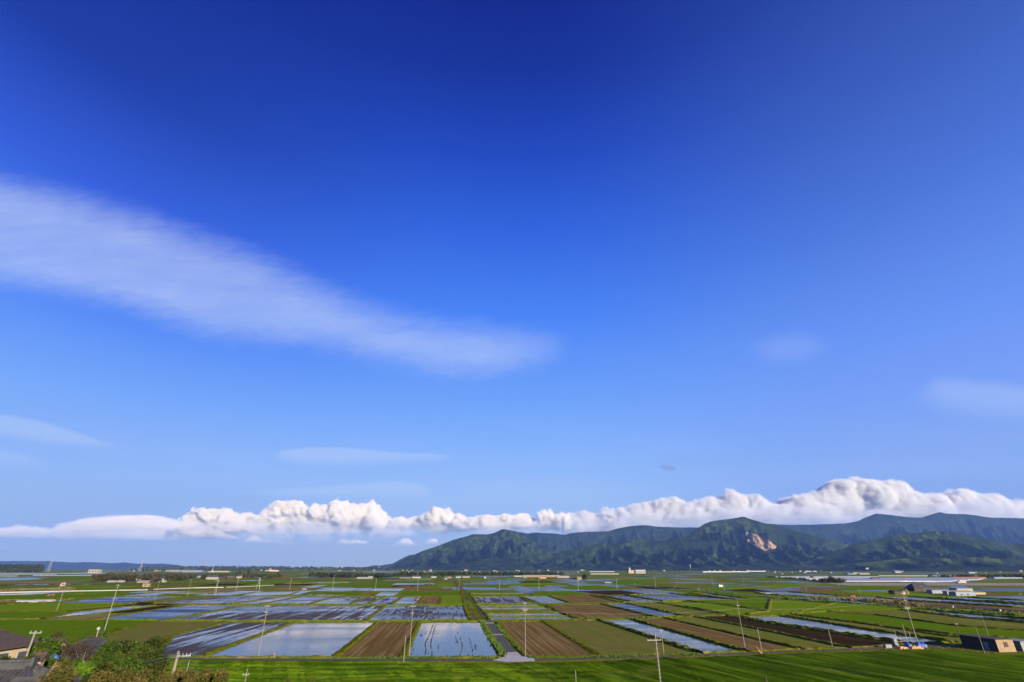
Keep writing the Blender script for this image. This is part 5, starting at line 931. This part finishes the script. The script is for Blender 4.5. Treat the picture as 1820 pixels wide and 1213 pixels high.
# small clutter left of the tarpaulins
root = empty('scaffold', G(1622, 1150), ROW, label='thin frame of metal poles around the blue tarpaulins', cat='frame')
for i, (x_, h_) in enumerate([(-4.6, 4.6), (-3, 3.0), (-1.2, 6.2), (.6, 4.0), (2.2, 3.4)]): MB().tube((x_, .4 * (i % 2), -.2), (x_, .4 * (i % 2), h_), .06, n=6).obj('post', A['steel'], root)
MB().tube((-4.6, 0, 2.4), (2.2, 0, 2.4), .04, n=5).tube((-4.6, .4, 1.4), (2.2, .4, 1.4), .04, n=5).obj('rail', A['steel'], root)
def crate(label, p, w, d, h, mat): return building('container', label, p, w, d, h, .08, mat, mat, 'flat', cat='container', over=.05, door=('F', 0, w * .3, h * .7, 'grey'))
crate('white tank box standing left of the blue tarpaulins', G(1592, 1148), .9, .9, 1.8, 'carw'); crate('low grey equipment box on the dry bank', G(1578, 1152), 2.0, 1.2, .8, 'grey')
for i, (px, py, rz_, lb) in enumerate([(1353, 1162.4, .5, 'orange board leaning by the short bare pole'), (486.5, 1170.8, -.3, 'pale pointed stake pair at the paddy edge'), (1640, 1149, 0, None)]):
    if lb:
        r_ = empty('stakes', G(px, py), 0, label=lb, cat='stakes')
        for k in range(2): MB().tube((.25 * k, 0, 0), (.25 * k - 1.1 * (1 if i == 0 else .3), .1, 1.9 - .5 * k), .09, .03, 5).obj('stake', A['orange'] if i == 0 else A['plaster'], r_)
# ---------------------------------------------------------------- poles and wires
POLES = {}
def insul(mb, x, y, z): mb.tube((x, y, z), (x, y, z + .22), .045, .035, 6)
def pole(key, bx, by, ty, label, arms=(), r=.125, mat='conc', trafo=None, steps=True, group='utility poles across the paddies', Y=None, z0=None, rz=ROW, lean=0., name='utility_pole'):
    p = G(bx, by) if Y is None else W(bx, by, Y)
    if z0 is not None: h = W(bx, ty, p.y).z - z0; p = Vector((p.x, p.y, z0))
    else: h = W(bx, ty, p.y).z - p.z
    root = empty(name, p, rz, label=label, cat='utility pole', group=group)
    MB().tube((0, 0, -.6), (lean, 0, h), r, r * .62, 10).obj('shaft', A[mat], root); ends = []
    for (dz_, L, n, off) in arms:
        zz = h - dz_; cb = MB().box((off - L / 2, -.05 - r * .7, zz - .045), (off + L / 2, .04 - r * .7, zz + .045)); arm = cb.obj('crossarm', A['steel'], root)
        for i in range(n):
            ib = MB(); xx = off - L / 2 + .1 + (L - .2) * i / max(1, n - 1); insul(ib, xx, -r * .7, zz + .06); ib.obj('insulator', A['white'], arm); ends.append((xx, zz + .34))
    if trafo:
        tb = MB().tube((r + .42, -.1, h - trafo - 1.0), (r + .42, -.1, h - trafo), .36, .36, 14); t_ = tb.obj('transformer', A['grey'], root); MB().box((0, -.15, h - trafo - .8), (r + .2, -.05, h - trafo - .68)).obj('bracket', A['steel'], t_)
    POLES[key] = (root, p, h, rz, ends); return root
NA = [(.35, 1.6, 3, 0), (2.0, .9, 2, 0)]
pole('p1', 458.7, 1167.6, 1075, 'tall concrete pole at the left corner of the wide pale paddy', NA); pole('p2', 727, 1168.8, 1075.6, 'tall concrete pole at the left edge of the calm near paddy', NA); pole('p3', 934, 1168.2, 1069.6, 'tall concrete pole beside the concrete apron with two brackets', [(.4, 1.0, 2, 0), (1.9, 1.5, 3, 0), (2.3, 1.2, 2, 0)])
pole('p4', 1325, 1156.6, 1068.6, 'tall pole at the right corner of the long grey green paddy', [(1.3, 1.0, 3, .1)]); pole('p5', 1631, 1144, 1052, 'tallest pole standing among the blue tarpaulins', [(.6, 1.5, 3, 0), (2.6, 1.2, 2, 0), (4.6, 1.9, 3, 0), (5.0, 1.6, 2, 0)], r=.2); pole('p0', 184, 1125.4, 1038.6, 'tall leaning looking pole above the dark hip roofed house', [(.4, 1.4, 3, 0), (5.1, 1.9, 3, .3)], r=.19)
pole('p35', 1180, 1163.6, 1119.6, 'short grey pole behind the double armed pole', [(.3, .7, 1, 0)], r=.13)
for k, bx, by, ty, lb in [('s1', 717, 1180, 1130.4, 'short bare white post left of the calm near paddy'), ('s2', 1355, 1164.4, 1116, 'short bare white post right of the long grey green paddy'), ('s3', 1480, 1151.6, 1110, 'short pole standing at the dark soil field'), ('s4', 1750.4, 1161.6, 1114.6, 'thin pale post in front of the storehouse')]: pole(k, bx, by, ty, lb, r=.14 if k != 's4' else .1)
pole('s5', 1711, 1145, 1106, 'dark pole with a low transformer box left of the storehouse', [(.5, 1.0, 2, 0)], mat='wooden', trafo=4.6, r=.2); pole('s6', 1757.6, 1131.5, 1087.4, 'slender white mast behind the storehouse roof', r=.11)
# nearest poles
r_ = pole('n1', 1179, 1262, 1122.6, 'double armed pole with a blue grey transformer in the foreground', [(1.35, 2.6, 5, -.35), (8.2, 2.5, 4, -.5)], r=.16, Y=None, trafo=8.3)
st = MB().tube((1.5, .4, -.4), (.45, 0, 4.0), .11, .1, 8); st.obj('brace', A['wooden'], r_)
for i in range(9): MB().tube((-.28, -.05, 4.6 + i * .62), (.28, -.05, 4.6 + i * .62), .02, n=5).obj('step', A['steel'], r_)
pole('n2', 1026, 1262, 1192, 'tip of a thin post in the foreground wheat, bottom centre', r=.11); pole('n3', 1372, 1262, 1203, 'dark tip of a leaning post in the foreground wheat', r=.12, mat='wooden'); pole('n4', 427, 1256, 1189, 'foreground pole with a small crossarm left of centre', [(.9, 1.1, 3, -.1)], r=.09)
pole('n5', 297, 1240, 1157.4, 'thick grey concrete pole rising out of the hedge', [(.5, 1.3, 4, .75)], r=.20, Y=66, rz=.3); pole('n6', 328, 1210, 1174, 'short white post just right of the thick hedge pole', r=.09, Y=95); pole('n7', 44, 1175, 1121.6, 'grey pole with a crossarm in front of the two storey house', [(.25, 1.5, 3, .15)], r=.15, Y=78)
q = W(171, 1133, 112); r_ = empty('traffic_mirror', (q.x, q.y, q.z - 2.4), R(8), label='round white road mirror on a post above the dark hip roofed house', cat='mirror'); MB().tube((0, 0, 0), (0, 0, 3.9), .07, n=8).obj('post', A['carw'], r_); MB().tube((0, -.16, 3.9), (0, -.08, 3.9), .30, .30, 18).obj('mirror', A['carw'], r_)
# second row and farther
ROW2 = [(100.7,1086,1041,'leftmost pale pole of the second row'),(274,1067.6,1033.6,'second row pole left of the blue paddies with a short arm'),(332.5,1061.2,1030,'second row pole above the streaked paddies'),(419,1052.2,1028.7,'pole right of the H shaped pole pair'),
 (514.5,1049.2,1028.6,'pole at the tan patch left of the white car'),(590.5,1050.2,1022.4,'taller pole at the left of the long pale paddies'),(667,1050.2,1028.6,'pole standing in the long pale paddies'),(742,1050.8,1030,'pole at the far brown strip'),(815.5,1050.2,1030,'pole standing by the farm road and the reeds'),
 (887.5,1049.6,1030,'first far pole right of the farm road'),(958,1049,1024.8,'second far pole right of the farm road'),(1028,1049,1030,'third far pole right of the farm road'),(1097,1048.2,1028.8,'fourth far pole right of the farm road, with a white arm'),(1165.5,1045.6,1026,'far pole left of the canal rail'),(1204,1042.6,1022.4,'tall far pole behind the canal rail'),
 (1267.5,1043,1024.8,'far pole left of the white van'),(1288,1050.2,1038,'short pole right of the white van'),(1323,1042.6,1024.8,'far pole right of the white van'),(1377,1041,1022.4,'far pole with a lamp like top at the hedge'),(1436,1039.2,1023.8,'far pole at the pale road'),(1435.5,1060.2,1045.4,'pole standing in the grey green canal side paddy'),
 (1530,1059.2,1034.8,'far leaning looking pole left of the small tan hut'),(1614.5,1057.6,1036,'thin pole in front of the little tan hut'),(1685,1047.6,1033.6,'thin dark pole behind the slate grey shed'),(1824,1082,1055,'pole at the right frame edge above the ponds')]
for i, (bx, by, ty, lb) in enumerate(ROW2): pole('r%d' % i, bx, by, ty, lb, [(.3, 1.7, 3, 0)], r=.155, group='second row of utility poles', mat='carw' if by < 1056 and bx < 1300 else 'conc')
for i, (bx, by, ty, lb) in enumerate([(1397, 1059.8, 1034, 'dark thin pole at the canal left of the reed clumps'), (1497, 1066.6, 1040, 'dark thin pole between the canal and the paddy'), (1649, 1080.6, 1041, 'dark thick pole right of the tallest pole, by the hip roofed barn'), (1195, 1041.2, 1033, 'short grey post left of the tall far pole'), (1345, 1041, 1034.5, 'short thin post right of the white van')]): pole('d%d' % i, bx, by, ty, lb, [(.5, 1.0, 2, 0)], r=.15, mat='wooden', group='dark thin poles along the canal')
TL = ['short far pole just left of the reeds bank above the far strips', 'tiny far pole beside the white arm of the fourth far pole', 'leftmost of the tiny far poles over the greenhouse lines', 'second of the tiny far poles over the greenhouse lines', 'third of the tiny far poles over the greenhouse lines', 'fourth of the tiny far poles over the greenhouse lines', 'fifth of the tiny far poles over the greenhouse lines', 'rightmost of the tiny far poles over the greenhouse lines',
      'tiny far pole at the left end of the grove', 'tiny far pole before the wood under the tallest lattice tower', 'leftmost tiny far pole before the dark wood', 'tiny far pole between the two white roofed tunnels', 'tiny far pole at the grey shed by the grove', 'tiny far pole over the tan walled farmhouse', 'tiny far pole over the broad dark roofed farmhouse', 'tiny far pole right of the left village']
for i, (bx, by, ty) in enumerate([(869.5,1034,1022.5),(1100,1030,1024),(1411,1023.4,1016.4),(1422,1023.2,1015.6),(1452,1023.6,1016),(1468,1023.4,1016),(1488,1023.8,1017),(1505,1024,1017),(180,1024,1015),(92,1020,1011.5),(57,1019.5,1013),(205,1031,1022),(215,1033,1024),(257,1031,1021),(270,1032,1021),(440,1031,1024)]): pole('t%d' % i, bx, by, ty, TL[i], r=.16, group='tiny far poles')
# H frame with a platform, and the A shaped pair
p = G(382, 1057); s = (p.y * CP - HC * SP) / FPX; H_ = W(382, 1032, p.y).z; r_ = empty('platform_pole', p, ROW, label='H shaped pole pair carrying a white platform in the second row', cat='utility pole')
MB().tube((-2.2, 3, -.5), (-.25, 0, H_), .16, .12, 8).obj('leg', A['carw'], r_); MB().tube((1.9, -3, -.5), (.25, 0, H_), .16, .12, 8).obj('leg', A['carw'], r_); MB().box((-2.6, -.7, H_ - .35), (2.6, .7, H_ - .15)).obj('platform', A['carw'], r_); MB().tube((0, 0, H_ - .2), (0, 0, H_ + .9), .1, n=6).obj('finial', A['steel'], r_)
p = G(458, 1048); H_ = W(458, 1027.4, p.y).z; r_ = empty('braced_pole', p, ROW, label='A shaped braced pole left of the grey blue paddy', cat='utility pole')
for x_ in (-2.0, 2.0): MB().tube((x_, 0, -.5), (0, 0, H_), .18, .13, 8).obj('leg', A['carw'], r_)
MB().box((-1.6, -.1, H_ - .7), (1.6, .1, H_ - .5)).obj('crossarm', A['steel'], r_)
# wires
def wire(a, b, sag, r, label, mat='wire', group='power lines'):
    a, b = Vector(a), Vector(b); n = 12; mb = MB(); P_ = [a.lerp(b, i / n) - Vector((0, 0, sag * 4 * (i / n) * (1 - i / n))) for i in range(n + 1)]
    for i in range(n): mb.tube(P_[i], P_[i + 1], r, n=4, cap=False)
    o = mb.obj('power_line', A[mat]); return tag(o, label, 'cable', group)
def tip(k, dz_=.1, dx_=0.): root, p, h, rz, e = POLES[k]; return p + Vector((dx_, 0, h - dz_))
seq = ['p0', 'p1', 'p2', 'p3', 'p4', 'p5']
ORD = ['first', 'second', 'third', 'fourth', 'fifth']
for i in range(5):
    wire(tip(seq[i], 0), tip(seq[i + 1], 0), 1.1, .022, 'upper wire of the %s span of the near pole row counted from the left' % ORD[i]); wire(tip(seq[i], 2.0), tip(seq[i + 1], 2.0), 1.3, .045, 'lower thick cable of the %s span of the near pole row counted from the left' % ORD[i])
# long spans close to the viewpoint
A1 = tip('n5', .2, .6)
wire(A1, W(430, 1222, 52), .8, .016, 'upper near wire running down right from the thick hedge pole', 'wireg'); wire(A1 + Vector((-.3, 0, -.3)), W(405, 1222, 50), .8, .016, 'lower near wire running down right from the thick hedge pole', 'wireg')
wire(A1, W(-60, 1170, 46), 1.0, .02, 'near wire running left from the thick hedge pole over the roofs', 'wireg'); wire(A1 - Vector((0, 0, .25)), W(-60, 1181, 44), 1.0, .014, 'thin near wire below the one running left over the roofs', 'wireg')
wire(W(1175, 1137, 100), W(1960, 1222, 78), 1.6, .012, 'upper foreground wire running right from the double armed pole', 'wireg', 'foreground wires'); wire(tip('n1', 8.2), W(1960, 1252, 74), 1.2, .009, 'lowest foreground wire right of the double armed pole', 'wireg', 'foreground wires')


# ---------------------------------------------------------------- white rails, ditch rail
def rail(pts, label, hgt=1.1, th=.5, maxp=36, mat='carw', post='conc', cat='guard rail'):
    P_ = [G(x, y) for x, y in pts]; root = empty('guard_rail', P_[0], 0, label=label, cat=cat); o_ = P_[0]; rb = MB()
    tot_ = 0
    for i in range(len(P_) - 1):
        a, b = P_[i] - o_, P_[i + 1] - o_; d = (b - a).normalized(); s = Vector((-d.y, d.x, 0)) * .12; z0, z1 = Vector((0, 0, hgt - th)), Vector((0, 0, hgt)); tot_ += (b - a).length
        rb.add([a - s + z0, b - s + z0, b + s + z0, a + s + z0, a - s + z1, b - s + z1, b + s + z1, a + s + z1], [(0, 3, 2, 1), (4, 5, 6, 7), (0, 1, 5, 4), (1, 2, 6, 5), (2, 3, 7, 6), (3, 0, 4, 7)])
    rb.obj('rail', A[mat], root); n = min(maxp, int(tot_ / 3.5))
    for k in range(n):
        d = tot_ * (k + .5) / n; i = 0
        while d > (P_[i + 1] - P_[i]).length: d -= (P_[i + 1] - P_[i]).length; i += 1
        a = P_[i].lerp(P_[i + 1], d / (P_[i + 1] - P_[i]).length) - o_; MB().box((a.x - .12, a.y - .22, -.2), (a.x + .12, a.y - .13, hgt - .05)).obj('post', A[post], root)
rail([(-70, 1057.6), (0, 1055.8), (90, 1053.6), (262, 1050.6)], 'long white rail at the left, its nearest and longest stretch', 1.5, .9); rail([(272, 1049.6), (305, 1048.2), (345, 1047), (397, 1046)], 'white rail stretch between the two gaps behind the second row poles', 1.4, .8); rail([(402, 1045.6), (430, 1044.6), (455, 1043.4), (487, 1041.6)], 'short far end of the white rail by the A shaped pole', 1.3, .7)
rail([(33, 1050.4), (70, 1048.8), (126, 1047)], 'weathered grey slatted fence below the watch box', 1.6, .5, 18, 'conc')
rail([(1120, 1039.4), (1185, 1044.2), (1240, 1048), (1300, 1052.4)], 'thin grey rail along the far part of the canal', .9, .3, 40, 'steel', 'steel'); rail([(1655, 1078.4), (1720, 1081.6), (1780, 1086.6), (1830, 1090.6)], 'low blue grey rail along the canal at the right', 1.0, .45, 30, 'bluewall', 'steel')
# watch box on stilts
p = G(107.5, 1048.6); r_ = empty('lookout_box', p, R(28), label='white rounded lookout box with a round hole on two stilts', cat='lookout'); hb = 3.6
bm = bmesh.new(); bmesh.ops.create_cube(bm, size=1); bmesh.ops.scale(bm, vec=(4.4, 3.4, 3.6), verts=bm.verts); bmesh.ops.bevel(bm, geom=bm.edges[:], offset=.8, segments=3, affect='EDGES', profile=.5)
for v in bm.verts: v.co.z += hb + 1.8; v.co.x += .35 * (v.co.z - hb) 
me = bpy.data.meshes.new('box'); bm.to_mesh(me); bm.free(); me.materials.append(A['cream']); bo = bpy.data.objects.new('box', me); C.objects.link(bo); bo.parent = r_
MB().tube((.9, -1.75, hb + 2.0), (.9, -1.66, hb + 2.0), .95, n=18).obj('opening', A['glass'], r_); MB().box((-3.4, -1.2, hb - .05), (-1.6, 1.2, hb + .1)).obj('ledge', A['wooden'], r_)
for x_ in (-1.1, .9): MB().tube((x_, 0, -.3), (x_, 0, hb + .2), .28, .24, 8).obj('stilt', A['plaster'], r_)
# lattice towers and turbines
def pylon(name, px, by, ty, label, Y=None, wid=.16, group='far transmission towers', mat='steel'):
    p = G(px, by) if Y is None else Vector((W(px, by, Y).x, Y, 0)); H_ = W(px, ty, p.y).z; r_ = empty(name, p, 0, label=label, cat='pylon', group=group); mb = MB(); b_ = H_ * .085; t_ = .6; R0 = wid * p.y / 1000 * 1.1
    c = [(-1, -1), (1, -1), (1, 1), (-1, 1)]
    for x_, y_ in c: mb.tube((x_ * b_, y_ * b_, 0), (x_ * t_, y_ * t_, H_), R0, R0 * .6, 4)
    for k in range(8):
        f0, f1 = k / 8, (k + 1) / 8; w0, w1 = b_ + (t_ - b_) * f0, b_ + (t_ - b_) * f1
        for (x_, y_), (x2, y2) in zip(c, c[1:] + c[:1]): mb.tube((x_ * w0, y_ * w0, f0 * H_), (x2 * w1, y2 * w1, f1 * H_), R0 * .5, n=3)
    mb.obj('lattice', A[mat], r_)
    for k, L in ((.97, .10), (.86, .14), (.75, .10)): MB().box((-H_ * L, -R0, H_ * k - R0), (H_ * L, R0, H_ * k + R0)).obj('crossarm', A[mat], r_)
for px, by, ty, lb in [(85, 1017, 992, 'tallest lattice tower over the dark wood at the left'), (249, 1014, 995, 'lattice tower in front of the far blue hills'), (364, 1013, 997.5, 'thin lattice tower left of the white mast'), (450, 1013, 1001, 'lattice tower over the left horizon wood'), (461, 1013, 1000.4, 'slightly taller lattice tower beside the one over the horizon wood'), (673, 1014, 1003, 'small lattice tower at the foot of the far headland'), (1228, 1015, 1003.4, 'small grey mast before the foothills'), (1573, 1000, 994, 'tiny mast at the foot of the right hills')]: pylon('transmission_tower', px, by, ty, lb)
p = G(377, 1017.6); H_ = W(377, 1003, p.y).z; r_ = empty('radio_mast', p, 0, label='white tapering mast with a broad base above the left village', cat='mast'); MB().tube((0, 0, 0), (0, 0, H_ * .3), H_ * .22, H_ * .06, 10).obj('base', A['white'], r_); MB().tube((0, 0, H_ * .3), (0, 0, H_), H_ * .04, H_ * .01, 8).obj('mast', A['carw'], r_)
for i, (px, ty) in enumerate([(1042, 946), (1052, 944), (1062, 943), (1071, 942), (1082, 941), (1090, 938)]):
    q = W(px, ty + 3, 10800); r_ = empty('wind_turbine', (q.x, q.y, q.z - 25), 0, label=ORD[i] + ' wind turbine from the left on the blue ridge' if i < 5 else 'last wind turbine at the right end of the row on the ridge', cat='wind turbine', group='wind turbines on the ridge'); MB().tube((0, 0, 0), (0, 0, 70), 2.6, 1.6, 6).obj('tower', A['carw'], r_); MB().box((-2, -5, 69), (2, 4, 73)).obj('nacelle', A['carw'], r_)
    for k in range(3): a = k * 2.094 + i; MB().tube((0, -6, 71), (math.cos(a) * 30, -6, 71 + math.sin(a) * 30), 1.5, .5, 5).obj('blade', A['carw'], r_)

# ---------------------------------------------------------------- vehicles
def wheels(root, xs, ys, r, w=.25):
    for x_ in xs:
        for y_ in ys: o = MB().tube((x_, y_ - w / 2, r), (x_, y_ + w / 2, r), r, n=14).obj('wheel', A['rubber'], root); MB().tube((x_, y_ - w / 2 - .02, r), (x_, y_ + w / 2 + .02, r), r * .5, n=10).obj('rim', A['steel'], o)
def car(label, p, rz, prof, w, paint, cat, name, glass):
    r_ = empty(name, p, rz, label=label, cat=cat); MB().prism(prof, -w / 2, w / 2).obj('body', A[paint], r_); MB().prism(glass, -w / 2 - .02, w / 2 + .02).obj('window', A['glass'], r_); L = prof[-1][0]
    return r_
VANP = [(-2.1, .35), (2.1, .35), (2.15, .9), (1.75, 1.2), (1.3, 1.9), (-2.0, 1.95), (-2.15, 1.0)]; VANG = [(1.5, 1.22), (1.15, 1.78), (-1.8, 1.8), (-1.85, 1.25)]
KEI = [(-1.7, .35), (1.7, .35), (1.75, .85), (1.1, 1.0), (.6, 1.5), (-1.1, 1.5), (-1.65, .95)]; KEG = [(1.0, 1.02), (.55, 1.42), (-1.0, 1.42), (-1.35, 1.0)]
r_ = car('white van parked on the right plain beside a short pole', G(1281, 1044.2), R(8), [(x * 1.35, z * 1.45) for x, z in VANP], 2.2, 'carw', 'van', 'van', [(x * 1.35, z * 1.45) for x, z in VANG]); wheels(r_, (-1.8, 1.8), (-.95, .95), .4)
r_ = car('small white car on the tan patch left of the long pale paddies', G(541, 1049.2), R(6), [(x * 1.3, z * 1.25) for x, z in KEI], 1.6, 'carw', 'car', 'car', [(x * 1.3, z * 1.25) for x, z in KEG]); wheels(r_, (-1.4, 1.4), (-.7, .7), .32)
r_ = car('white farm truck at the edge of the grey green canal paddy', G(1365, 1056.4), R(-10), [(x * 1.1, z) for x, z in KEI], 1.5, 'carw', 'truck', 'farm_truck', [(x * 1.1, z) for x, z in KEG]); wheels(r_, (-1.2, 1.2), (-.65, .65), .3)
r_ = empty('truck', G(1709, 1037.6), R(4), label='big white box truck with a dark blue cab before the greenhouses', cat='truck'); MB().box((-3.2, -1.6, .9), (7.5, 1.6, 5.0)).obj('cargo_box', A['carw'], r_); MB().prism([(-7, .6), (-3.5, .6), (-3.5, 3.6), (-6.2, 3.6), (-7, 2.2)], -1.4, 1.4).obj('cab', A['blue'], r_); MB().prism([(-6.95, 2.3), (-5.2, 2.3), (-5.2, 3.4), (-6.3, 3.4)], -1.43, 1.43).obj('window', A['glass'], r_); wheels(r_, (-5.6, 3.2, 5.2), (-1.3, 1.3), .6, .4)
def tractor(label, p, rz, sc=1.0, flip=1):
    r_ = empty('tractor', p, rz, label=label, cat='tractor'); r_.scale = (sc, sc, sc)
    MB().prism([(-.2, .6), (1.9, .6), (2.0, 1.0), (1.9, 1.5), (-.2, 1.6)], -.4, .4).obj('hood', A['red'], r_); MB().box((-1.3, -.55, .6), (-.2, .55, 1.3)).obj('body', A['red'], r_)
    MB().box((-1.4, -.7, 2.55), (.1, .7, 2.68)).obj('canopy', A['dark'], r_); f = MB()
    for x_ in (-1.3, 0): 
        for y_ in (-.6, .6): f.tube((x_, y_, 1.2), (x_, y_, 2.56), .05, n=5)
    f.obj('frame', A['dark'], r_); MB().box((-1.1, -.25, 1.3), (-.6, .25, 1.9)).obj('seat', A['rubber'], r_); wheels(r_, (-.9,), (-.85, .85), .75, .4); wheels(r_, (1.4,), (-.6, .6), .42, .25); MB().box((-2.5, -1.1, .2), (-1.5, 1.1, .8)).obj('tiller', A['red'], r_)
tractor('red tractor working in the blue paddy left of the brown strip', G(741, 1067.4), R(60), .95); tractor('red tractor below the long white rail at the left', G(91, 1060), R(10), 1.1); tractor('red tractor by the canal reeds at the right', G(1515, 1063), R(-10), 1.2)
# valve boxes and little white field things
for px, py, lb in [(1199.5, 1044.6, 'white pump box at the near end of the canal rail'), (1241.5, 1048, 'white pump box at the bend of the canal rail'), (1128.5, 1039, 'small white box left of the canal rail'), (1694, 1080.4, 'left white pump box on the blue grey rail'), (1778, 1087, 'right white pump box on the blue grey rail'), (862, 1028.4, 'white tank truck shaped box in the far tree line')]:
    k = .65 if px != 862 else 2.6; r_ = empty('pump_box', G(px, py), ROW, label=lb, cat='pump box'); MB().box((-.8 * k, -.5 * k, 0), (.8 * k, .5 * k, 1.3 * k)).obj('cabinet', A['carw'], r_); MB().prism([(-.95 * k, 1.3 * k), (.95 * k, 1.3 * k), (0, 1.65 * k)], -.6 * k, .6 * k).obj('lid', A['tin'], r_)
r_ = empty('seedling_tunnel', G(55, 1070.6), R(3), label='flat white covered seedbeds in the left fields', cat='seedbed')
for i, (a, b, y_) in enumerate([(-9, 9, 0), (-3, 11, 6)]):
    n = 8; vs = []
    for xx in (a, b): vs += [(xx, y_ - 2 * math.cos(math.pi * k / n), 1.5 * math.sin(math.pi * k / n)) for k in range(n + 1)]
    MB().add(vs, [(k, k + n + 1, k + n + 2, k + 1) for k in range(n)] + [tuple(range(n, -1, -1)), tuple(range(n + 1, 2 * n + 2))]).obj('cover', A['carw'], r_)

# ---------------------------------------------------------------- trees and shrubs on the slope
def stree(px, ty, Y, wpx, mat, label, n=1800, leaf=.2, hh=None, low=.1, **kw):
    q = W(px, ty, Y); z0 = g(q.x, Y) - .2; h = q.z - z0
    if hh: z0 = q.z - hh; h = hh
    w = wpx / FPX * (Y * CP + (q.z - HC) * SP); return make_tree(kw.pop('name', 'tree'), (q.x, Y, z0), h, w, LM[mat], label, n=n, leaf=leaf, low=low, **kw)
stree(92, 1131, 82, 66, 'mid', 'broad rounded green tree between the grey wing and the annex roof', 5000, .20)
stree(272, 1136, 106, 66, 'dark', 'big dark green tree at the edge of the furrowed muddy paddy', 5000, .24); stree(238, 1140, 102, 58, 'mid', 'broad green tree just left of the big dark one', 4200, .22); stree(222, 1140, 96, 60, 'dark', 'dark green tree left of the big one by the muddy paddy', 3600, .22)
stree(163, 1124, 90, 76, 'brown', 'bare twiggy brown tree in front of the hip roofed house', 2600, .09, low=.3); stree(128, 1136, 92, 44, 'brown', 'small bare brown tree between the annex and the rounded tree', 1300, .09, low=.3)
stree(180, 1121, 118, 34, 'mid', 'small tree behind the dark hip roof', 1500, .2, cat='tree'); stree(107, 1122, 116, 40, 'woodbrown', 'thin scrub at the lower edge of the left wheat field', 1500, .2, name='shrub', cat='shrub'); stree(55, 1126, 112, 26, 'woodbrown', 'small scrub by the roof of the grey wing', 800, .2, name='shrub', cat='shrub')
stree(196, 1142, 84, 50, 'mid', 'green shrub right of the dark hip roof', 2600, .18, name='shrub', cat='shrub'); stree(18, 1166, 66, 46, 'dark', 'dark shrub under the two storey house', 2400, .15, name='shrub', cat='shrub'); stree(52, 1160, 70, 26, 'mid', 'mid green shrub at the foot of the crossarm pole', 1800, .15, name='shrub', cat='shrub')
stree(85, 1158, 66, 50, 'mid', 'green shrub behind the small white shed', 2200, .15, name='shrub', cat='shrub'); stree(92, 1174, 50, 44, 'dark', 'dark green shrub right of the nearest tiled roof', 2600, .12, name='shrub', cat='shrub')
stree(157, 1166, 54, 42, 'light', 'fresh light green tree in the middle of the bottom left shrubs', 2600, .14); stree(142, 1180, 50, 30, 'light', 'small light green tree in front of the fresh light green one', 1500, .13)
stree(196, 1172, 56, 60, 'dark', 'dark bushy tree right of the light green one', 4200, .14); stree(232, 1168, 60, 52, 'mid', 'mid green bushy tree left of the thick hedge pole', 3200, .14); stree(120, 1172, 46, 50, 'tan', 'olive tree with pale bare branches near the tiled roof', 2400, .09, low=.3)
stree(108, 1196, 40, 80, 'tan', 'yellowish bush in the bottom left corner under the bare branches', 3200, .08, name='shrub', cat='shrub')
stree(270, 1150, 92, 60, 'dark', 'shaded undergrowth below the big dark tree', 2400, .2, name='shrub', cat='shrub')
stree(185, 1188, 44, 56, 'tan', 'yellow brown bush at the bottom below the dark bushy tree', 2600, .09, name='shrub', cat='shrub')
BAM = [(232, 1187, 46, 50), (262, 1180, 50, 44), (292, 1186, 46, 46), (322, 1180, 48, 40), (345, 1186, 44, 44), (372, 1184, 46, 44), (395, 1190, 44, 36), (250, 1198, 38, 60), (305, 1200, 38, 60), (355, 1202, 38, 60), (408, 1203, 40, 30)]
WH = ['leftmost', 'second', 'third', 'fourth', 'fifth', 'sixth', 'rightmost', 'lower left', 'lower middle', 'lower right', 'outlying right']
for (px, ty, Y, wp), wd in zip(BAM, WH): stree(px, ty, Y, wp, 'tan', wd + ' clump of the feathery yellow brown bamboo hedge', 2600, .085, low=.15, name='bamboo', cat='bamboo', group='bamboo hedge at the bottom left', shape='cone')
for px, ty, wp, lb in [(515, 1199, 16, 'lone bamboo tip at the bottom, the left one'), (558, 1192, 18, 'taller lone bamboo tip at the bottom'), (577, 1206, 12, 'smallest bamboo tip at the bottom, right of the tall one')]: stree(px, ty, 40, wp, 'tan', lb, 420, .07, low=.45, name='bamboo', cat='bamboo', hh=4.0, shape='cone', trunk=.1)
for px_, ty_, Y_, wp_, mt_, lb_ in [(33, 1165, 62, 40, 'mid', 'green shrub between the two storey house and the nearest roof'), (62, 1163, 58, 30, 'dark', 'dark shrub just behind the ridge of the nearest roof'), (118, 1163, 64, 44, 'dark', 'dark evergreen shrub below the annex'), (140, 1160, 62, 40, 'mid', 'green shrub below the white gable boards'), (213, 1152, 74, 44, 'mid', 'green shrub beside the blue sheet'), (250, 1166, 68, 50, 'dark', 'dark shrub behind the bamboo hedge'), (165, 1190, 46, 44, 'dark', 'dark shrub at the bottom under the light green tree'), (218, 1186, 50, 44, 'dark', 'dark shrub at the left end of the bamboo hedge')]:
    stree(px_, ty_, Y_, wp_, mt_, lb_, 2300, .14, name='shrub', cat='shrub')
# pale bare branches of the olive tree
q0, q1, q2, q3 = W(84, 1202, 45), W(101, 1176, 46), W(94, 1187, 45.6), W(114, 1178, 46.4)
r_ = empty('bare_tree', q0, 0, label='pale bare forked branch standing over the nearest roof', cat='tree'); o_ = Vector(q0)
MB().tube((0, 0, -3), (0, 0, 0), .12, .1, 6).tube((0, 0, 0), q2 - o_, .10, .07, 6).obj('trunk', A['plaster'], r_); MB().tube(q2 - o_, q1 - o_, .06, .03, 6).obj('branch', A['plaster'], r_); MB().tube(q2 - o_, q3 - o_, .05, .02, 6).obj('branch', A['plaster'], r_)
